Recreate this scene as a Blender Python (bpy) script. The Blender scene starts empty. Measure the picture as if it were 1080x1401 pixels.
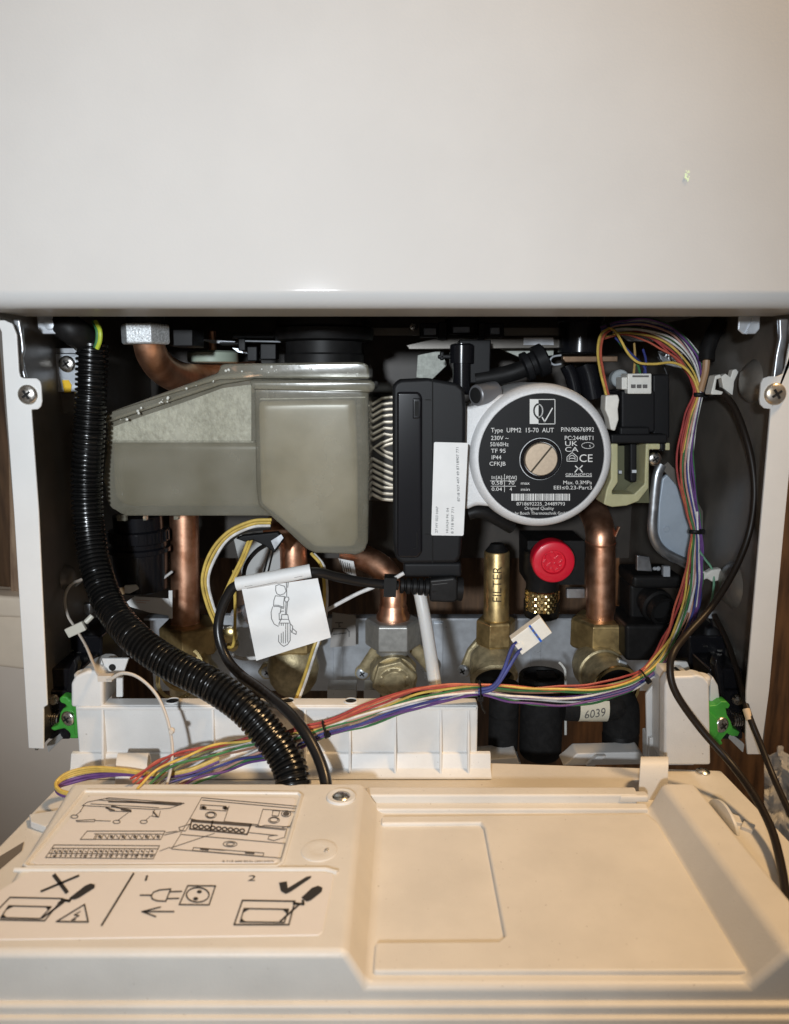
import bpy, bmesh, math, random
from mathutils import Vector, Matrix, noise
random.seed(7)
F = 1050.0            # focal length in photograph pixels
D = 0.43              # camera distance from the boiler's front flanges (Y = 0)
PITCH = math.radians(10.0)
CS, SN = math.cos(PITCH), math.sin(PITCH)
scene = bpy.context.scene
COL = scene.collection

# ---------- photograph measurements -> metres ----------
def P(px, py, Y):
    u = (px - 540.0) / F; v = (700.5 - py) / F
    t = (Y + D) / (CS + v * SN)
    return Vector((u * t, Y, t * (-SN + v * CS)))
def Q(px, py, Z):
    u = (px - 540.0) / F; v = (700.5 - py) / F
    t = Z / (-SN + v * CS)
    return Vector((u * t, -D + t * (CS + v * SN), Z))
def XA(px, Y, Z):
    return (px - 540.0) / F * ((Y + D) * CS - Z * SN)
def mp(Y, Z=-0.08):
    return ((Y + D) * CS - Z * SN) / F

# ---------- materials ----------
MATS = {}
def mat(name, col, rough=0.5, metal=0.0, var=0.0, vscale=60.0, rvar=0.0, bump=0.0, bscale=900.0, coat=0.0,
        spots=None, stretch=None, spec=0.5, alt=None, trans=0.0, subs=0.0):
    if name in MATS: return MATS[name]
    m = bpy.data.materials.new(name); m.use_nodes = True
    nt = m.node_tree; N = nt.nodes; L = nt.links
    b = N['Principled BSDF']
    b.inputs['Base Color'].default_value = (*col, 1)
    b.inputs['Roughness'].default_value = rough
    b.inputs['Metallic'].default_value = metal
    b.inputs['Specular IOR Level'].default_value = spec
    if coat: b.inputs['Coat Weight'].default_value = coat; b.inputs['Coat Roughness'].default_value = 0.08
    if trans: b.inputs['Transmission Weight'].default_value = trans
    if subs:
        b.inputs['Subsurface Weight'].default_value = subs
        b.inputs['Subsurface Radius'].default_value = (0.006, 0.005, 0.004)
    tc = N.new('ShaderNodeTexCoord'); mpg = N.new('ShaderNodeMapping')
    L.new(tc.outputs['Object'], mpg.inputs['Vector'])
    if stretch: mpg.inputs['Scale'].default_value = stretch
    out = None
    if var or rvar or alt:
        nz = N.new('ShaderNodeTexNoise'); nz.inputs['Scale'].default_value = vscale
        nz.inputs['Detail'].default_value = 6; nz.inputs['Roughness'].default_value = 0.6
        L.new(mpg.outputs['Vector'], nz.inputs['Vector'])
        if var or alt:
            rp = N.new('ShaderNodeValToRGB')
            lo = alt if alt else tuple(c * (1 - var) for c in col)
            hi = tuple(min(1, c * (1 + var * 0.6)) for c in col)
            rp.color_ramp.elements[0].position = 0.36; rp.color_ramp.elements[0].color = (*lo, 1)
            rp.color_ramp.elements[1].position = 0.64; rp.color_ramp.elements[1].color = (*hi, 1)
            L.new(nz.outputs['Fac'], rp.inputs['Fac']); out = rp.outputs['Color']
        if rvar:
            mr = N.new('ShaderNodeMapRange')
            mr.inputs['From Min'].default_value = 0.3; mr.inputs['From Max'].default_value = 0.7
            mr.inputs['To Min'].default_value = max(0.02, rough - rvar); mr.inputs['To Max'].default_value = min(1, rough + rvar)
            L.new(nz.outputs['Fac'], mr.inputs['Value']); L.new(mr.outputs['Result'], b.inputs['Roughness'])
    if spots:   # (scale, threshold, colour, strength): dust and grit
        sc, th, scol, st = spots
        nz2 = N.new('ShaderNodeTexNoise'); nz2.inputs['Scale'].default_value = sc; nz2.inputs['Detail'].default_value = 2
        L.new(mpg.outputs['Vector'], nz2.inputs['Vector'])
        mr2 = N.new('ShaderNodeMapRange'); mr2.inputs['From Min'].default_value = th; mr2.inputs['From Max'].default_value = th + 0.03
        mr2.inputs['To Max'].default_value = st
        L.new(nz2.outputs['Fac'], mr2.inputs['Value'])
        mx = N.new('ShaderNodeMixRGB'); mx.inputs['Color1'].default_value = (*col, 1); mx.inputs['Color2'].default_value = (*scol, 1)
        if out: L.new(out, mx.inputs['Color1'])
        L.new(mr2.outputs['Result'], mx.inputs['Fac']); out = mx.outputs['Color']
    if out: L.new(out, b.inputs['Base Color'])
    if bump:
        nb = N.new('ShaderNodeTexNoise'); nb.inputs['Scale'].default_value = bscale; nb.inputs['Detail'].default_value = 3
        L.new(mpg.outputs['Vector'], nb.inputs['Vector'])
        bp = N.new('ShaderNodeBump'); bp.inputs['Strength'].default_value = bump; bp.inputs['Distance'].default_value = 0.001
        L.new(nb.outputs['Fac'], bp.inputs['Height']); L.new(bp.outputs['Normal'], b.inputs['Normal'])
    MATS[name] = m
    return m

M_case = mat('white enamel', (0.56, 0.555, 0.545), 0.5, var=0.03, vscale=14, rvar=.06, spec=0.12, coat=0.16, bump=0.05, bscale=700)
M_flange = mat('white painted flange', (0.74, 0.735, 0.72), 0.4, var=0.03, vscale=30, bump=0.03, bscale=1200)
M_galv = mat('galvanised steel', (0.52, 0.54, 0.57), 0.36, 0.9, var=0.18, vscale=70, rvar=0.1)
M_galvbright = mat('bright zinc plate', (0.62, 0.66, 0.71), 0.36, 0.45, var=0.12, vscale=90, rvar=0.1)
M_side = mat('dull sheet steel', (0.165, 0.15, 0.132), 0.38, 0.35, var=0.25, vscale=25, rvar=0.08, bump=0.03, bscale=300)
M_spark = mat('cast zinc', (0.75, 0.78, 0.8), 0.4, 0.6, var=0.35, vscale=900, bump=0.5, bscale=1800)
M_steel = mat('screw steel', (0.70, 0.68, 0.64), 0.28, 1.0, var=0.2, vscale=400, rvar=0.1)
M_nut = mat('dull plated nut', (0.46, 0.45, 0.42), 0.42, 0.6, var=0.15, vscale=200)
M_black = mat('black plastic', (0.012, 0.012, 0.013), 0.45, spec=0.16, bump=0.08, bscale=1500)
M_gloss = mat('glossy black plastic', (0.009, 0.009, 0.011), 0.2, spec=.35)
M_hose = mat('black conduit plastic', (0.006, 0.006, 0.006), 0.24, spec=0.45, var=.3, vscale=60)
M_rubber = mat('black rubber', (0.011, 0.0105, 0.0105), 0.5, var=0.3, vscale=150, spec=.22)
M_foam = mat('black pipe insulation', (0.015, 0.0145, 0.0145), 0.8, spec=.2, var=0.3, vscale=200, bump=0.25, bscale=900)
M_cable = mat('black cable sheath', (0.012, 0.011, 0.011), 0.3)
M_cablebr = mat('dark brown cable sheath', (0.016, 0.011, 0.008), 0.42, spec=.3)
M_hole = mat('dark opening', (0.004, 0.004, 0.004), 0.8)
M_copper = mat('copper', (0.93, 0.54, 0.36), 0.39, .97, vscale=80, alt=(0.66, 0.32, 0.19), rvar=0.06, bump=0.05, bscale=500)
M_brass = mat('brass', (0.62, 0.455, 0.21), 0.42, 0.85, vscale=130, alt=(0.40, 0.285, 0.13), rvar=0.1, bump=0.06, bscale=700)
M_brassb = mat('bright brass', (0.74, 0.58, 0.28), 0.27, 1.0, var=0.2, vscale=200)
M_cast = mat('cast brass', (0.60, 0.50, 0.30), 0.46, 0.62, var=0.3, vscale=160, bump=0.3, bscale=1200)
M_silver = mat('silver paint', (0.72, 0.72, 0.72), 0.42, 0.12, var=0.06, vscale=900, bump=0.35, bscale=2200)
M_white = mat('white plastic', (0.72, 0.72, 0.71), 0.42, var=0.06, vscale=40, bump=0.08, bscale=1000, spots=(420, 0.73, (0.3, 0.27, 0.22), 0.5))
M_panel = mat('off-white plastic', (0.73, 0.70, 0.65), 0.45, var=0.06, vscale=26, rvar=.06, bump=0.10, bscale=1100, spots=(600, 0.735, (0.22, 0.17, 0.12), 0.6))
M_label = mat('printed label', (0.78, 0.74, 0.71), 0.4, var=0.02, vscale=40)
M_ink = mat('black print', (0.03, 0.027, 0.025), 0.5)
M_inkgrey = mat('grey print', (0.12, 0.115, 0.11), 0.6)
M_etch = mat('dark engraving', (0.05, 0.035, 0.015), 0.6)
M_paper = mat('white paper', (0.80, 0.80, 0.79), 0.55, var=0.04, vscale=50, bump=0.1, bscale=120)
M_wprint = mat('white print', (0.72, 0.72, 0.70), 0.5)
M_plate = mat('black nameplate', (0.011, 0.011, 0.012), 0.45, spec=.2, bump=0.05, bscale=2500)
M_red = mat('red plastic', (0.74, 0.010, 0.035), 0.34, coat=0.3)
M_green = mat('green plastic', (0.055, 0.34, 0.045), 0.4, var=0.15, vscale=90)
M_translucent = mat('cream translucent plastic', (0.52, 0.50, 0.30), 0.4, var=0.1, vscale=80, subs=0.5)
M_cord = mat('clear nylon', (0.62, 0.56, 0.49), 0.3, subs=0.3)
M_cordbr = mat('stained nylon', (0.42, 0.28, 0.17), 0.35)
M_conn = mat('white connector plastic', (0.74, 0.73, 0.68), 0.4, var=0.05, vscale=200)
M_tubew = mat('white silicone tube', (0.74, 0.72, 0.69), 0.35, subs=0.4)
M_wood = mat('brown wood board', (0.16, 0.085, 0.040), 0.55, vscale=22, alt=(0.055, 0.028, 0.013), stretch=(6, 6, 0.6), bump=0.2, bscale=120)
M_plank = mat('pale worn timber', (0.36, 0.25, 0.16), 0.7, vscale=30, alt=(0.17, 0.10, 0.06), stretch=(5, 5, 0.7), bump=0.2, bscale=200)
M_wall = mat('beige painted wall', (0.78, 0.69, 0.60), 0.6, var=0.04, vscale=10)
M_trunk = mat('cream trunking', (0.80, 0.68, 0.54), 0.5, var=0.06, vscale=30)
M_greyplate = mat('blue-grey painted steel', (0.42, 0.49, 0.57), 0.38, 0.2, var=0.08, vscale=60)
M_exch = mat('stamped steel plates', (0.66, 0.58, 0.46), 0.4, 0.2, var=0.15, vscale=150)
M_greygreen = mat('grey green washer', (0.36, 0.42, 0.34), 0.5)
M_rust = mat('rust spotted screw', (0.55, 0.42, 0.27), 0.35, 0.9, vscale=260, alt=(0.70, 0.66, 0.60))
M_yellow = mat('yellow paint spot', (0.85, 0.52, 0.01), 0.5)
M_bag = None
WIRE = {
 'red': (0.42, 0.025, 0.02), 'orange': (0.55, 0.075, 0.02), 'yellow': (0.72, 0.47, 0.02), 'green': (0.03, 0.20, 0.05),
 'brown': (0.42, 0.18, 0.09), 'white': (0.70, 0.68, 0.66), 'blue': (0.02, 0.035, 0.25), 'purple': (0.13, 0.03, 0.24),
 'pink': (0.60, 0.30, 0.22), 'olive': (0.20, 0.20, 0.06), 'black': (0.012, 0.012, 0.013), 'mint': (0.12, 0.36, 0.21), 'ochre': (0.55, 0.33, 0.06)}
def wmat(c):
    g = sum(WIRE[c]) / 3
    return mat(c + ' wire sheath', tuple(v * .80 + g * .20 + .006 for v in WIRE[c]), 0.45, var=.22, vscale=130)

# ---------- mesh building ----------
def spline(pts, n):
    pts = [Vector(p) for p in pts]
    if len(pts) == 2: return [pts[0].lerp(pts[1], i / n) for i in range(n + 1)]
    out = []
    seg = [(pts[i + 1] - pts[i]).length for i in range(len(pts) - 1)]; tot = sum(seg)
    for i in range(len(pts) - 1):
        k = max(2, round(n * seg[i] / tot))
        p0 = pts[i - 1] if i else pts[0] * 2 - pts[1]; p1 = pts[i]; p2 = pts[i + 1]
        p3 = pts[i + 2] if i + 2 < len(pts) else pts[-1] * 2 - pts[-2]
        for j in range(k):
            t = j / k
            out.append(0.5 * ((2 * p1) + (p2 - p0) * t + (2 * p0 - 5 * p1 + 4 * p2 - p3) * t * t + (3 * p1 - p0 - 3 * p2 + p3) * t ** 3))
    out.append(pts[-1]); return out

class MB:
    def __init__(s): s.v = []; s.f = []
    def add(s, vs, fs):
        o = len(s.v); s.v += [tuple(x) for x in vs]; s.f += [tuple(i + o for i in f) for f in fs]; return s
    def box(s, c, size, rot=None):
        c = Vector(c); hx, hy, hz = [k / 2 for k in size]
        vs = [Vector((x, y, z)) for x in (-hx, hx) for y in (-hy, hy) for z in (-hz, hz)]
        if rot is not None: vs = [rot @ v for v in vs]
        return s.add([v + c for v in vs], [(0, 1, 3, 2), (4, 6, 7, 5), (0, 4, 5, 1), (2, 3, 7, 6), (0, 2, 6, 4), (1, 5, 7, 3)])
    def prism(s, pts, vec):
        vec = Vector(vec); n = len(pts); a = [Vector(p) for p in pts]; b = [p + vec for p in a]
        nrm = Vector((0, 0, 0))
        for i in range(n): nrm += a[i].cross(a[(i + 1) % n])
        if nrm.dot(vec) > 0: a = a[::-1]; b = b[::-1]
        fs = [tuple(range(n)), tuple(range(2 * n - 1, n - 1, -1))]
        fs += [(i, i + n, (i + 1) % n + n, (i + 1) % n) for i in range(n)]
        fs = [f if k < 2 else (f[0], f[1], f[2], f[3]) for k, f in enumerate(fs)]
        return s.add(a + b, fs)
    def pp(s, outline, Y0, Y1):
        return s.prism([P(x, y, Y0) for x, y in outline], (0, Y1 - Y0, 0))
    def rect(s, x0, y0, x1, y1, Y0, Y1):
        return s.pp([(x0, y0), (x1, y0), (x1, y1), (x0, y1)], Y0, Y1)
    def tube(s, pts, r, seg=10, caps=True, flat=1.0):
        n = len(pts); rs = r if isinstance(r, (list, tuple)) else [r] * n
        T = []
        for i in range(n):
            t = (pts[min(i + 1, n - 1)] - pts[max(i - 1, 0)]); T.append(t.normalized() if t.length > 1e-9 else Vector((0, 0, 1)))
        ref = Vector((0, 1, 0)) if abs(T[0].y) < 0.9 else Vector((1, 0, 0))
        u = (ref - T[0] * ref.dot(T[0])).normalized(); vs = []
        for i in range(n):
            u = (u - T[i] * u.dot(T[i])).normalized(); w = T[i].cross(u)
            for k in range(seg):
                a = 2 * math.pi * k / seg
                vs.append(pts[i] + (u * math.cos(a) * flat + w * math.sin(a)) * rs[i])
        fs = [(i * seg + k, i * seg + (k + 1) % seg, (i + 1) * seg + (k + 1) % seg, (i + 1) * seg + k) for i in range(n - 1) for k in range(seg)]
        if caps: fs += [tuple(range(seg - 1, -1, -1)), tuple((n - 1) * seg + k for k in range(seg))]
        return s.add(vs, fs)
    def lathe(s, o, axis, prof, seg=32, knurl=None):
        """prof: (radius, height along axis) from one end to the other"""
        o = Vector(o); ax = Vector(axis).normalized()
        ref = Vector((0, 0, 1)) if abs(ax.z) < 0.9 else Vector((1, 0, 0))
        u = (ref - ax * ref.dot(ax)).normalized(); w = ax.cross(u); vs = []
        for j, (r, h) in enumerate(prof):
            for k in range(seg):
                a = 2 * math.pi * k / seg
                rr = max(r, 1e-6) + (knurl(j, k) if knurl else 0)
                vs.append(o + ax * h + (u * math.cos(a) + w * math.sin(a)) * rr)
        n = len(prof)
        fs = [(j * seg + k, j * seg + (k + 1) % seg, (j + 1) * seg + (k + 1) % seg, (j + 1) * seg + k) for j in range(n - 1) for k in range(seg)]
        fs += [tuple(range(seg - 1, -1, -1)), tuple((n - 1) * seg + k for k in range(seg))]
        return s.add(vs, fs)
    def cyl(s, o, axis, r, h, seg=32, ch=0.0006):
        ch = min(ch, r * 0.4, h * 0.4)
        return s.lathe(o, axis, [(r - ch, 0), (r, ch), (r, h - ch), (r - ch, h)], seg)
    def ring(s, o, axis, r0, r1, h, seg=40):
        return s.lathe_closed(o, axis, [(r0, 0), (r1, 0), (r1, h), (r0, h)], seg)
    def lathe_closed(s, o, axis, prof, seg=40):
        o = Vector(o); ax = Vector(axis).normalized()
        ref = Vector((0, 0, 1)) if abs(ax.z) < 0.9 else Vector((1, 0, 0))
        u = (ref - ax * ref.dot(ax)).normalized(); w = ax.cross(u); vs = []
        for (r, h) in prof:
            for k in range(seg):
                a = 2 * math.pi * k / seg; vs.append(o + ax * h + (u * math.cos(a) + w * math.sin(a)) * r)
        n = len(prof)
        fs = [(j * seg + k, j * seg + (k + 1) % seg, ((j + 1) % n) * seg + (k + 1) % seg, ((j + 1) % n) * seg + k) for j in range(n) for k in range(seg)]
        return s.add(vs, fs)
    def hexa(s, o, axis, af, h, phase=0.0):
        """hex nut with chamfered corners; af = across flats"""
        o = Vector(o); ax = Vector(axis).normalized()
        ref = Vector((0, 1, 0)) if abs(ax.y) < 0.9 else Vector((0, 0, 1))
        u = (ref - ax * ref.dot(ax)).normalized(); w = ax.cross(u); R = af / math.sqrt(3); vs = []
        c = h * 0.08
        for rr, hh in ((R * .92, 0), (R, c), (R, h - c), (R * .92, h)):
            for k in range(6):
                a = math.radians(60 * k + 30) + phase
                vs.append(o + ax * hh + (u * math.cos(a) + w * math.sin(a)) * rr)
        fs = [(j * 6 + k, j * 6 + (k + 1) % 6, (j + 1) * 6 + (k + 1) % 6, (j + 1) * 6 + k) for j in range(3) for k in range(6)]
        fs += [(5, 4, 3, 2, 1, 0), tuple(18 + k for k in range(6))]
        return s.add(vs, fs)
    def ink(s, lines, place, w=1.2):
        """flat printed strokes; lines in photograph pixels mapped to the printed plane"""
        for ln in lines:
            for (x0, y0), (x1, y1) in zip(ln[:-1], ln[1:]):
                dx, dy = x1 - x0, y1 - y0; l = math.hypot(dx, dy) or 1
                ex, ey = dx / l * w * .3, dy / l * w * .3; nx, ny = -dy / l * w / 2, dx / l * w / 2
                q = [(x0 - ex + nx, y0 - ey + ny), (x1 + ex + nx, y1 + ey + ny), (x1 + ex - nx, y1 + ey - ny), (x0 - ex - nx, y0 - ey - ny)]
                s.add([place(*c) for c in q], [(0, 1, 2, 3)])
        return s
    def poly(s, pts, place):
        return s.add([place(*p) for p in pts], [tuple(range(len(pts)))])
    def text(s, body, px, py, h, place, w=None, ang=0.0, align='l', shear=0.0):
        """lettering laid flat on a surface: (px, py) is the left end of the baseline, h the cap height, in photograph pixels"""
        vs, fs, wd, cap = text_mesh(body)
        sy = h / cap; sx = sy if w is None else w / wd
        x0 = -wd * sx / 2 if align == 'c' else (-wd * sx if align == 'r' else 0)
        ca, sa = math.cos(math.radians(ang)), math.sin(math.radians(ang)); out = []
        for (a, b) in vs:
            lx = x0 + a * sx + b * sy * shear; ly = b * sy
            out.append(place(px + lx * ca - ly * sa * 1, py - (lx * sa + ly * ca)))
        return s.add(out, fs)

TEXTS = {}
def text_fine(body, cuts=3):
    vs, fs, wd, cap = text_mesh(body)
    bm = bmesh.new(); vv = [bm.verts.new((a, b, 0)) for a, b in vs]
    for f in fs:
        try: bm.faces.new([vv[i] for i in f])
        except ValueError: pass
    bmesh.ops.triangulate(bm, faces=bm.faces[:]); bmesh.ops.subdivide_edges(bm, edges=bm.edges[:], cuts=cuts, use_grid_fill=True)
    bm.verts.index_update()
    r = ([(v.co.x, v.co.y) for v in bm.verts], [tuple(v.index for v in f.verts) for f in bm.faces], wd, cap); bm.free(); return r
def text_mesh(body):
    if body in TEXTS: return TEXTS[body]
    cu = bpy.data.curves.new('lettering_curve', 'FONT'); cu.body = body; cu.size = 1.0; cu.resolution_u = 3
    ob = bpy.data.objects.new('lettering_curve', cu); COL.objects.link(ob)
    dg = bpy.context.evaluated_depsgraph_get()
    me = bpy.data.meshes.new_from_object(ob.evaluated_get(dg))
    vs = [(v.co.x, v.co.y) for v in me.vertices]; fs = [tuple(p.vertices) for p in me.polygons]
    bpy.data.objects.remove(ob); bpy.data.curves.remove(cu); bpy.data.meshes.remove(me)
    x0 = min(v[0] for v in vs); vs = [(a - x0, b) for a, b in vs]
    TEXTS[body] = (vs, fs, max(v[0] for v in vs), 0.70)
    return TEXTS[body]

def mk(name, mb, m, parent=None, bevel=0.0, bseg=3, smooth=35, remesh=0.0, solid=0.0, label=None, flatprint=False, wn=False):
    me = bpy.data.meshes.new(name); me.from_pydata(mb.v, [], mb.f); me.update()
    if len(mb.f) > 1 and not flatprint:
        bm = bmesh.new(); bm.from_mesh(me); bmesh.ops.recalc_face_normals(bm, faces=bm.faces); bm.to_mesh(me); bm.free()
    me.materials.append(m)
    o = bpy.data.objects.new(name, me); COL.objects.link(o)
    if remesh or bevel or solid:
        if solid:
            k = o.modifiers.new('s', 'SOLIDIFY'); k.thickness = solid; k.offset = 0
        if bevel:
            k = o.modifiers.new('b', 'BEVEL'); k.width = bevel; k.segments = bseg; k.limit_method = 'ANGLE'; k.angle_limit = math.radians(28); k.use_clamp_overlap = True
        if remesh:
            k = o.modifiers.new('r', 'REMESH'); k.mode = 'VOXEL'; k.voxel_size = remesh; k.use_smooth_shade = True
            k2 = o.modifiers.new('sm', 'SMOOTH'); k2.iterations = 6; k2.factor = 0.5
        dg = bpy.context.evaluated_depsgraph_get()
        me2 = bpy.data.meshes.new_from_object(o.evaluated_get(dg)); o.modifiers.clear(); o.data = me2; bpy.data.meshes.remove(me); me = me2; me.name = name
    for p in me.polygons: p.use_smooth = True
    if not remesh and smooth: me.set_sharp_from_angle(angle=math.radians(smooth))
    if bevel or wn:
        k = o.modifiers.new('weighted', 'WEIGHTED_NORMAL'); k.mode = 'FACE_AREA'; k.keep_sharp = True; k.weight = 90
    if parent is not None:
        o.parent = parent
        w = parent_world(parent)
        o.matrix_parent_inverse = w.inverted()
    if label: o['label'] = label
    return o
def parent_world(o):
    return Matrix.Translation(o.location) if o.type == 'EMPTY' else Matrix.Identity(4)
def tag(o, label, cat, group=None, kind=None):
    if label: o['label'] = label
    if cat: o['category'] = cat
    if group: o['group'] = group
    if kind: o['kind'] = kind
    return o
def thing(name, label, cat, loc, group=None):
    o = bpy.data.objects.new(name, None); COL.objects.link(o); o.location = loc; o.empty_display_size = 0.01
    return tag(o, label, cat, group)
def copy_thing(root, loc, label):
    c = root.copy(); COL.objects.link(c); c.location = loc; c['label'] = label
    for ch in [x for x in bpy.data.objects if x.parent == root]:
        d = ch.copy(); COL.objects.link(d); d.parent = c
        for g in [x for x in bpy.data.objects if x.parent == ch]:
            e = g.copy(); COL.objects.link(e); e.parent = d
    return c
def path(pts, n=60):                      # pts: (px, py, Y)
    return spline([P(*p) for p in pts], n)
def screw_head(mb, slot, c, axis, r, dome=0.35):
    c = Vector(c); ax = Vector(axis).normalized()
    prof = [(r * .98, -r * .25), (r, 0)] + [(r * math.cos(a), r * dome * math.sin(a)) for a in [math.radians(t) for t in (20, 40, 58, 74, 86)]]
    mb.lathe(c, ax, prof, 24)
    rot = ax.to_track_quat('Z', 'Y').to_matrix() @ Matrix.Rotation(0.6, 3, 'Z')
    for k in range(2):
        slot.box(c + ax * r * dome * 0.93, (r * .95, r * .2, r * .2), rot @ Matrix.Rotation(math.pi / 2 * k, 3, 'Z'))
KEY, KEY_LOC, WARM, WORLD, EXPO = 29.0, (-0.120, -0.85, 0.090), 9.8, 0.115, 0.0
# =====================================================================================
# THE SETTING: the wall behind the boiler
# =====================================================================================
mb = MB(); mb.box((0, 0.335, -0.10), (1.9, 0.02, 1.6)); o = mk('wall', mb, M_wood); tag(o, 'dark brown wood board wall behind the boiler', 'wall', kind='structure')
mb = MB(); mb.box((XA(-75, 0.19, -0.34), 0.2, -0.46), (0.30, 0.02, 0.46))
o = mk('wall', mb, M_wall); tag(o, 'beige painted lower wall beside the boiler', 'wall', kind='structure')
mb = MB(); mb.prism([P(-70, 815, .15), P(112, 826, .15), P(112, 926, .15), P(-70, 905, .15)], (0, .035, 0))
mb.prism([P(-70, 812, .145), P(112, 822, .145), P(112, 850, .145), P(-70, 842, .145)], (0, .02, 0))
o = mk('cable_trunking', mb, M_trunk, bevel=.003); tag(o, 'cream trunking running along the beige wall beside the white flange', 'trunking')
mb = MB(); mb.prism([P(6, 380, .16), P(60, 380, .16), P(66, 830, .16), P(14, 830, .16)], (0, .03, 0))
o = mk('timber_batten', mb, M_plank, bevel=.002); tag(o, 'pale worn timber batten upright between cream trunking and cover', 'batten')

# =====================================================================================
# BOILER COVER
# =====================================================================================
HW = 0.2225
zb = P(540, 421, -0.03).z
R = 0.0088
prof = [(-0.030, 0.46)] + [(-0.030 + R - R * math.cos(a), zb + R - R * math.sin(a)) for a in [math.radians(9 * k) for k in range(11)]]
prof += [(0.034, zb + 0.0005), (0.0355, zb + 0.002), (0.0355, zb + 0.014)]
inner = [(0.0340, zb + 0.014), (0.0335, zb + 0.0025), (-0.030 + R, zb + 0.0017), (-0.0275, zb + R), (-0.0285, 0.46)]
mb = MB()
ring = prof + inner
mb.prism([Vector((-HW, y, z)) for y, z in ring], (2 * HW, 0, 0))
cov = thing('boiler_cover', 'large glossy white boiler cover with rounded bottom edge, filling the top', 'boiler cover', (0, 0, zb))
mk('cover_panel', mb, M_case, cov, smooth=40, wn=True)
mb = MB()
for sx in (-1, 1):
    mb.box((sx * (HW - .0008), 0.152, (zb + .009 + .46) / 2), (.0016, 0.33, .46 - zb - .009))
mk('side_return', mb, M_case, cov)
# small pale greenish mark on the enamel
mb = MB(); random.seed(3)
for k in range(22):
    a, r = random.uniform(0, 6.28), random.uniform(0, 8)
    x, y = 940 + r * math.cos(a) * .55, 241 + r * math.sin(a)
    rr = random.uniform(.6, 2.0)
    mb.poly([(x + rr * math.cos(t) * random.uniform(.5, 1.2), y + rr * math.sin(t) * random.uniform(.5, 1.2)) for t in [i * 1.05 for i in range(6)]], lambda u, v: P(u, v, -0.0302 - k * .00002))
mk('pale_mark', mb, mat('pale greenish mark', (0.80, 0.95, 0.62), .6), cov, flatprint=True)

# =====================================================================================
# CHASSIS: flanges, side sheets, lugs, bosses, screws
# =====================================================================================
ch = thing('boiler_chassis', 'white front flanges and dull grey steel side sheets of the boiler', 'boiler chassis', (0, 0, -0.22))
XL = XA(19, 0, P(19, 700, 0).z) + 0.0005
XR = XA(1074, 0, P(1074, 700, 0).z) - 0.0005
LF = [(-6, 438), (6, 438), (17, 443), (23, 458), (25, 491), (26, 509), (28, 516), (33, 517.5), (50, 517.5), (55, 522), (56.5, 528), (57.5, 549), (56, 556), (52, 560), (43, 560.5),
      (53, 700), (65, 965), (60, 968), (60, 1025), (39, 1024), (19, 700), (7, 533), (2, 454)]
mb = MB(); mb.pp(LF, 0.0, 0.0016); fl = mk('front_flange', mb, M_flange, ch, bevel=.0006)
a, b = MB(), MB(); screw_head(a, b, P(38, 540, -.0005), (0, -1, 0), 0.0056)
s1 = mk('screw', a, M_steel, fl); mk('cross_slot', b, M_hole, s1)
RF = [(1100, 452), (1083, 462), (1079, 480), (1075, 503), (1071, 512), (1064, 515), (1052, 515), (1045, 517.5), (1042, 524), (1040, 547), (1041, 553.5), (1046, 558.5), (1055, 559.5),
      (1051.5, 600), (1037.5, 760), (1021.5, 946), (1021, 1010), (1023, 1032), (1041, 1032), (1052.5, 946), (1073, 720), (1100, 440)]
mb = MB(); mb.pp(RF, 0.0, 0.0016); fr = mk('front_flange', mb, M_flange, ch, bevel=.0006)
a, b = MB(), MB(); screw_head(a, b, P(1061, 539, -.0005), (0, -1, 0), 0.0062)
s1 = mk('screw', a, M_rust, fr, label='rust spotted screw'); mk('cross_slot', b, M_hole, s1)
# side sheets (real sheets running back to the wall), with pressed bosses
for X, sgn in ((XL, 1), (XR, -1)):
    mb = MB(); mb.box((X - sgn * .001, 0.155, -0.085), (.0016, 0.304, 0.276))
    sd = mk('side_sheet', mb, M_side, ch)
    mb = MB()
    for (px, py, r, Yb) in (((1016, 522, .014, .052), (1008, 800, .016, .058)) if sgn < 0 else ((90, 790, .009, .06),)):
        z = P(px, py, Yb).z
        pr = [(r * 1.0, -.0005), (r * .86, .0022), (r * .68, .0046), (r * .45, .0056), (r * .15, .0058)]
        mb.lathe((X - sgn * .0002, Yb, z), (sgn, 0, 0), pr, 36); mk('pressed_boss', mb, M_side, sd, smooth=60); mb = MB()
    mb = MB()   # folded front edge seen beside the flange cutout
    if sgn > 0: mb.pp([(17, 437), (27, 437), (31, 460), (33, 478), (30, 490), (32, 503), (36, 518), (27, 518), (25, 496), (24, 470)], .006, .009)
    else: mb.pp([(1066, 436), (1080, 436), (1078, 462), (1074, 485), (1072, 518), (1058, 518), (1062, 486), (1067, 462)], .006, .009)
    mk('folded_edge', mb, M_galv, sd, bevel=.001)
    mb = MB(); bump = MB()
    if sgn > 0:
        mb.pp([(50, 430), (71, 430), (79, 452), (77, 457), (58, 457), (52, 450)], .04, .0415); bump.lathe(P(68, 444, .04), (0, -1, 0), [(.0034, 0), (.003, .0012), (.001, .0016)], 20)
    else:
        mb.pp([(1012, 425), (1041, 425), (1040, 450), (1034, 457), (1017, 457), (1010, 451)], .03, .0315); bump.box(P(1026, 446, .0295), (.001, .001, .010), Matrix.Rotation(.4, 3, 'Y'))
    lg = mk('lug', mb, M_galvbright, sd, bevel=.0006); mk('lug_pip', bump, M_galvbright, lg)
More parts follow.
